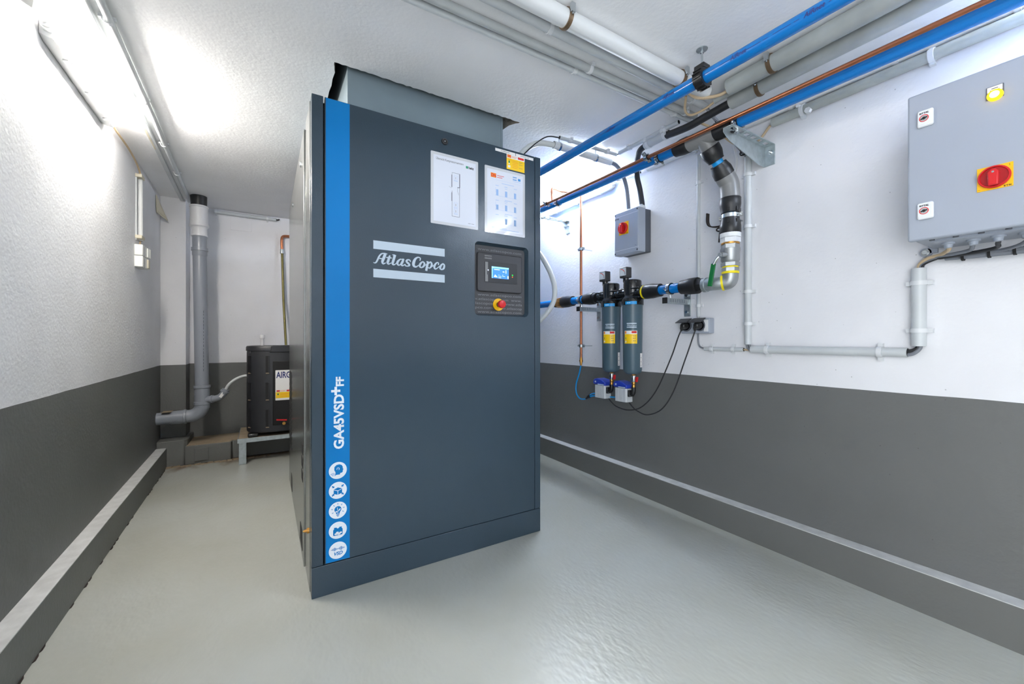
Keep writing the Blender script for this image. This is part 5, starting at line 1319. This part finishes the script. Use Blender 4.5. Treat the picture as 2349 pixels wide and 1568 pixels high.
cable('grey lead curving from the double socket to the short level conduit', [(XW - .012, 1.425, 1.05), (XW - .01, 1.425, 1.0), (XW - .01, 1.415, .97), (XW - .012, 1.38, .958)], .0045, 'cable_grey')
cable('thin lead from the thin tall conduit into the double socket', [(XW - .011, 1.423, 1.145), (XW - .011, 1.424, 1.125)], .0045, 'cable_white')
cable('thin lead bridging the two level conduits', [(XW - .012, 1.17, .958), (XW - .014, 1.14, .957), (XW - .017, 1.115, .957)], .0045, 'cable_beige')
for k, (dx, lab) in enumerate(((.0, 'outer grey cable at the foot of the tall conduit'), (.012, 'inner grey cable at the foot of the tall conduit'))):
    cable(lab, [(XW - .017, 1.147 - dx, 1.0), (XW - .017, 1.146 - dx, .98), (XW - .018, 1.136 - dx * .8, .960 + dx * .5), (XW - .019, 1.11, .953 + dx)], .006, 'cable_grey')
for k, (dx, lab, m_) in enumerate(((.0, 'outer grey cable at the bend below the thick upright conduit', 'cable_grey'), (.013, 'inner dark cable at the bend below the thick upright conduit', 'cable_black'))):
    cable(lab, [(XW - .019, .55, .952 + dx), (XW - .02, .522, .955 + dx), (XW - .021, .502 + dx * .3, .975 + dx * .5), (XW - .022, .497 + dx, 1.0)], .007, m_)
for k, (off, lab, m_, yy) in enumerate(((0, 'beige cable from the thick upright conduit to the first cabinet gland', 'cable_beige', .40), (.014, 'grey cable from the thick upright conduit to the second cabinet gland', 'cable_grey', .345), (.026, 'dark cable from the thick upright conduit to the third cabinet gland', 'cable_black', .29))):
    cable(lab, [(XW - .02, .506 - off * .4, 1.27), (XW - .022, .50 - off * .4, 1.295), (2.10, .475 - off, 1.312 - off * .1), (2.08, .44 - off * .3, 1.316 - off * .4), (2.05, yy + .022, 1.318 - off * .3), (2.02, yy + .006, 1.322), (1.99, yy, 1.336)], .0062, m_, n=10)
bundle = 'grey cables under the switch cabinet'
cable('thick grey cable strapped along the wall under the switch cabinet', [(2.10, .43, 1.305), (2.09, .36, 1.300), (2.09, .28, 1.298), (2.09, .15, 1.298), (2.09, -.1, 1.30)], .009, 'cable_grey', n=12)
for k, y in enumerate((.235, .18, .125)):
    cable(('first', 'second', 'third')[k] + ' grey cable dropping from the camera-side glands of the switch cabinet', [(1.99, y, 1.334), (1.992, y - .003, 1.318), (2.03, y + .02, 1.308), (2.075, y + .06, 1.306), (2.085, y + .1, 1.304)], .0058, 'cable_grey', n=10, group=bundle)
for k, y in enumerate((.385, .325, .27, .215)):
    o = MB().torus((2.09, y, 1.302), (0, 1, 0), .0135, .002, 18, flat=.0035).box(2.074, 2.080, y - .003, y + .003, 1.288, 1.294).build('cable_tie', 'rubber', loc=(2.09, y, 1.30))
    tag(o, ('leftmost', 'second', 'third', 'rightmost')[k] + ' of the four black cable ties under the switch cabinet', 'cable tie', 'black cable ties')
for i, (p, lab) in enumerate((((1.905, 1.168, 2.073), 'black cable tie on the grey cables beside the tee'), ((2.09, 1.15, 1.968), 'black cable tie on the grey cables behind the console'))):
    o = MB().torus(p, (.8, .1, -.4), .0155, .002, 18, flat=.003).cyl(V(p) + V((-.012, 0, -.008)), V(p) + V((-.03, 0, .004)), .002, n=6).build('cable_tie', 'rubber', loc=p)
    tag(o, lab, 'cable tie')
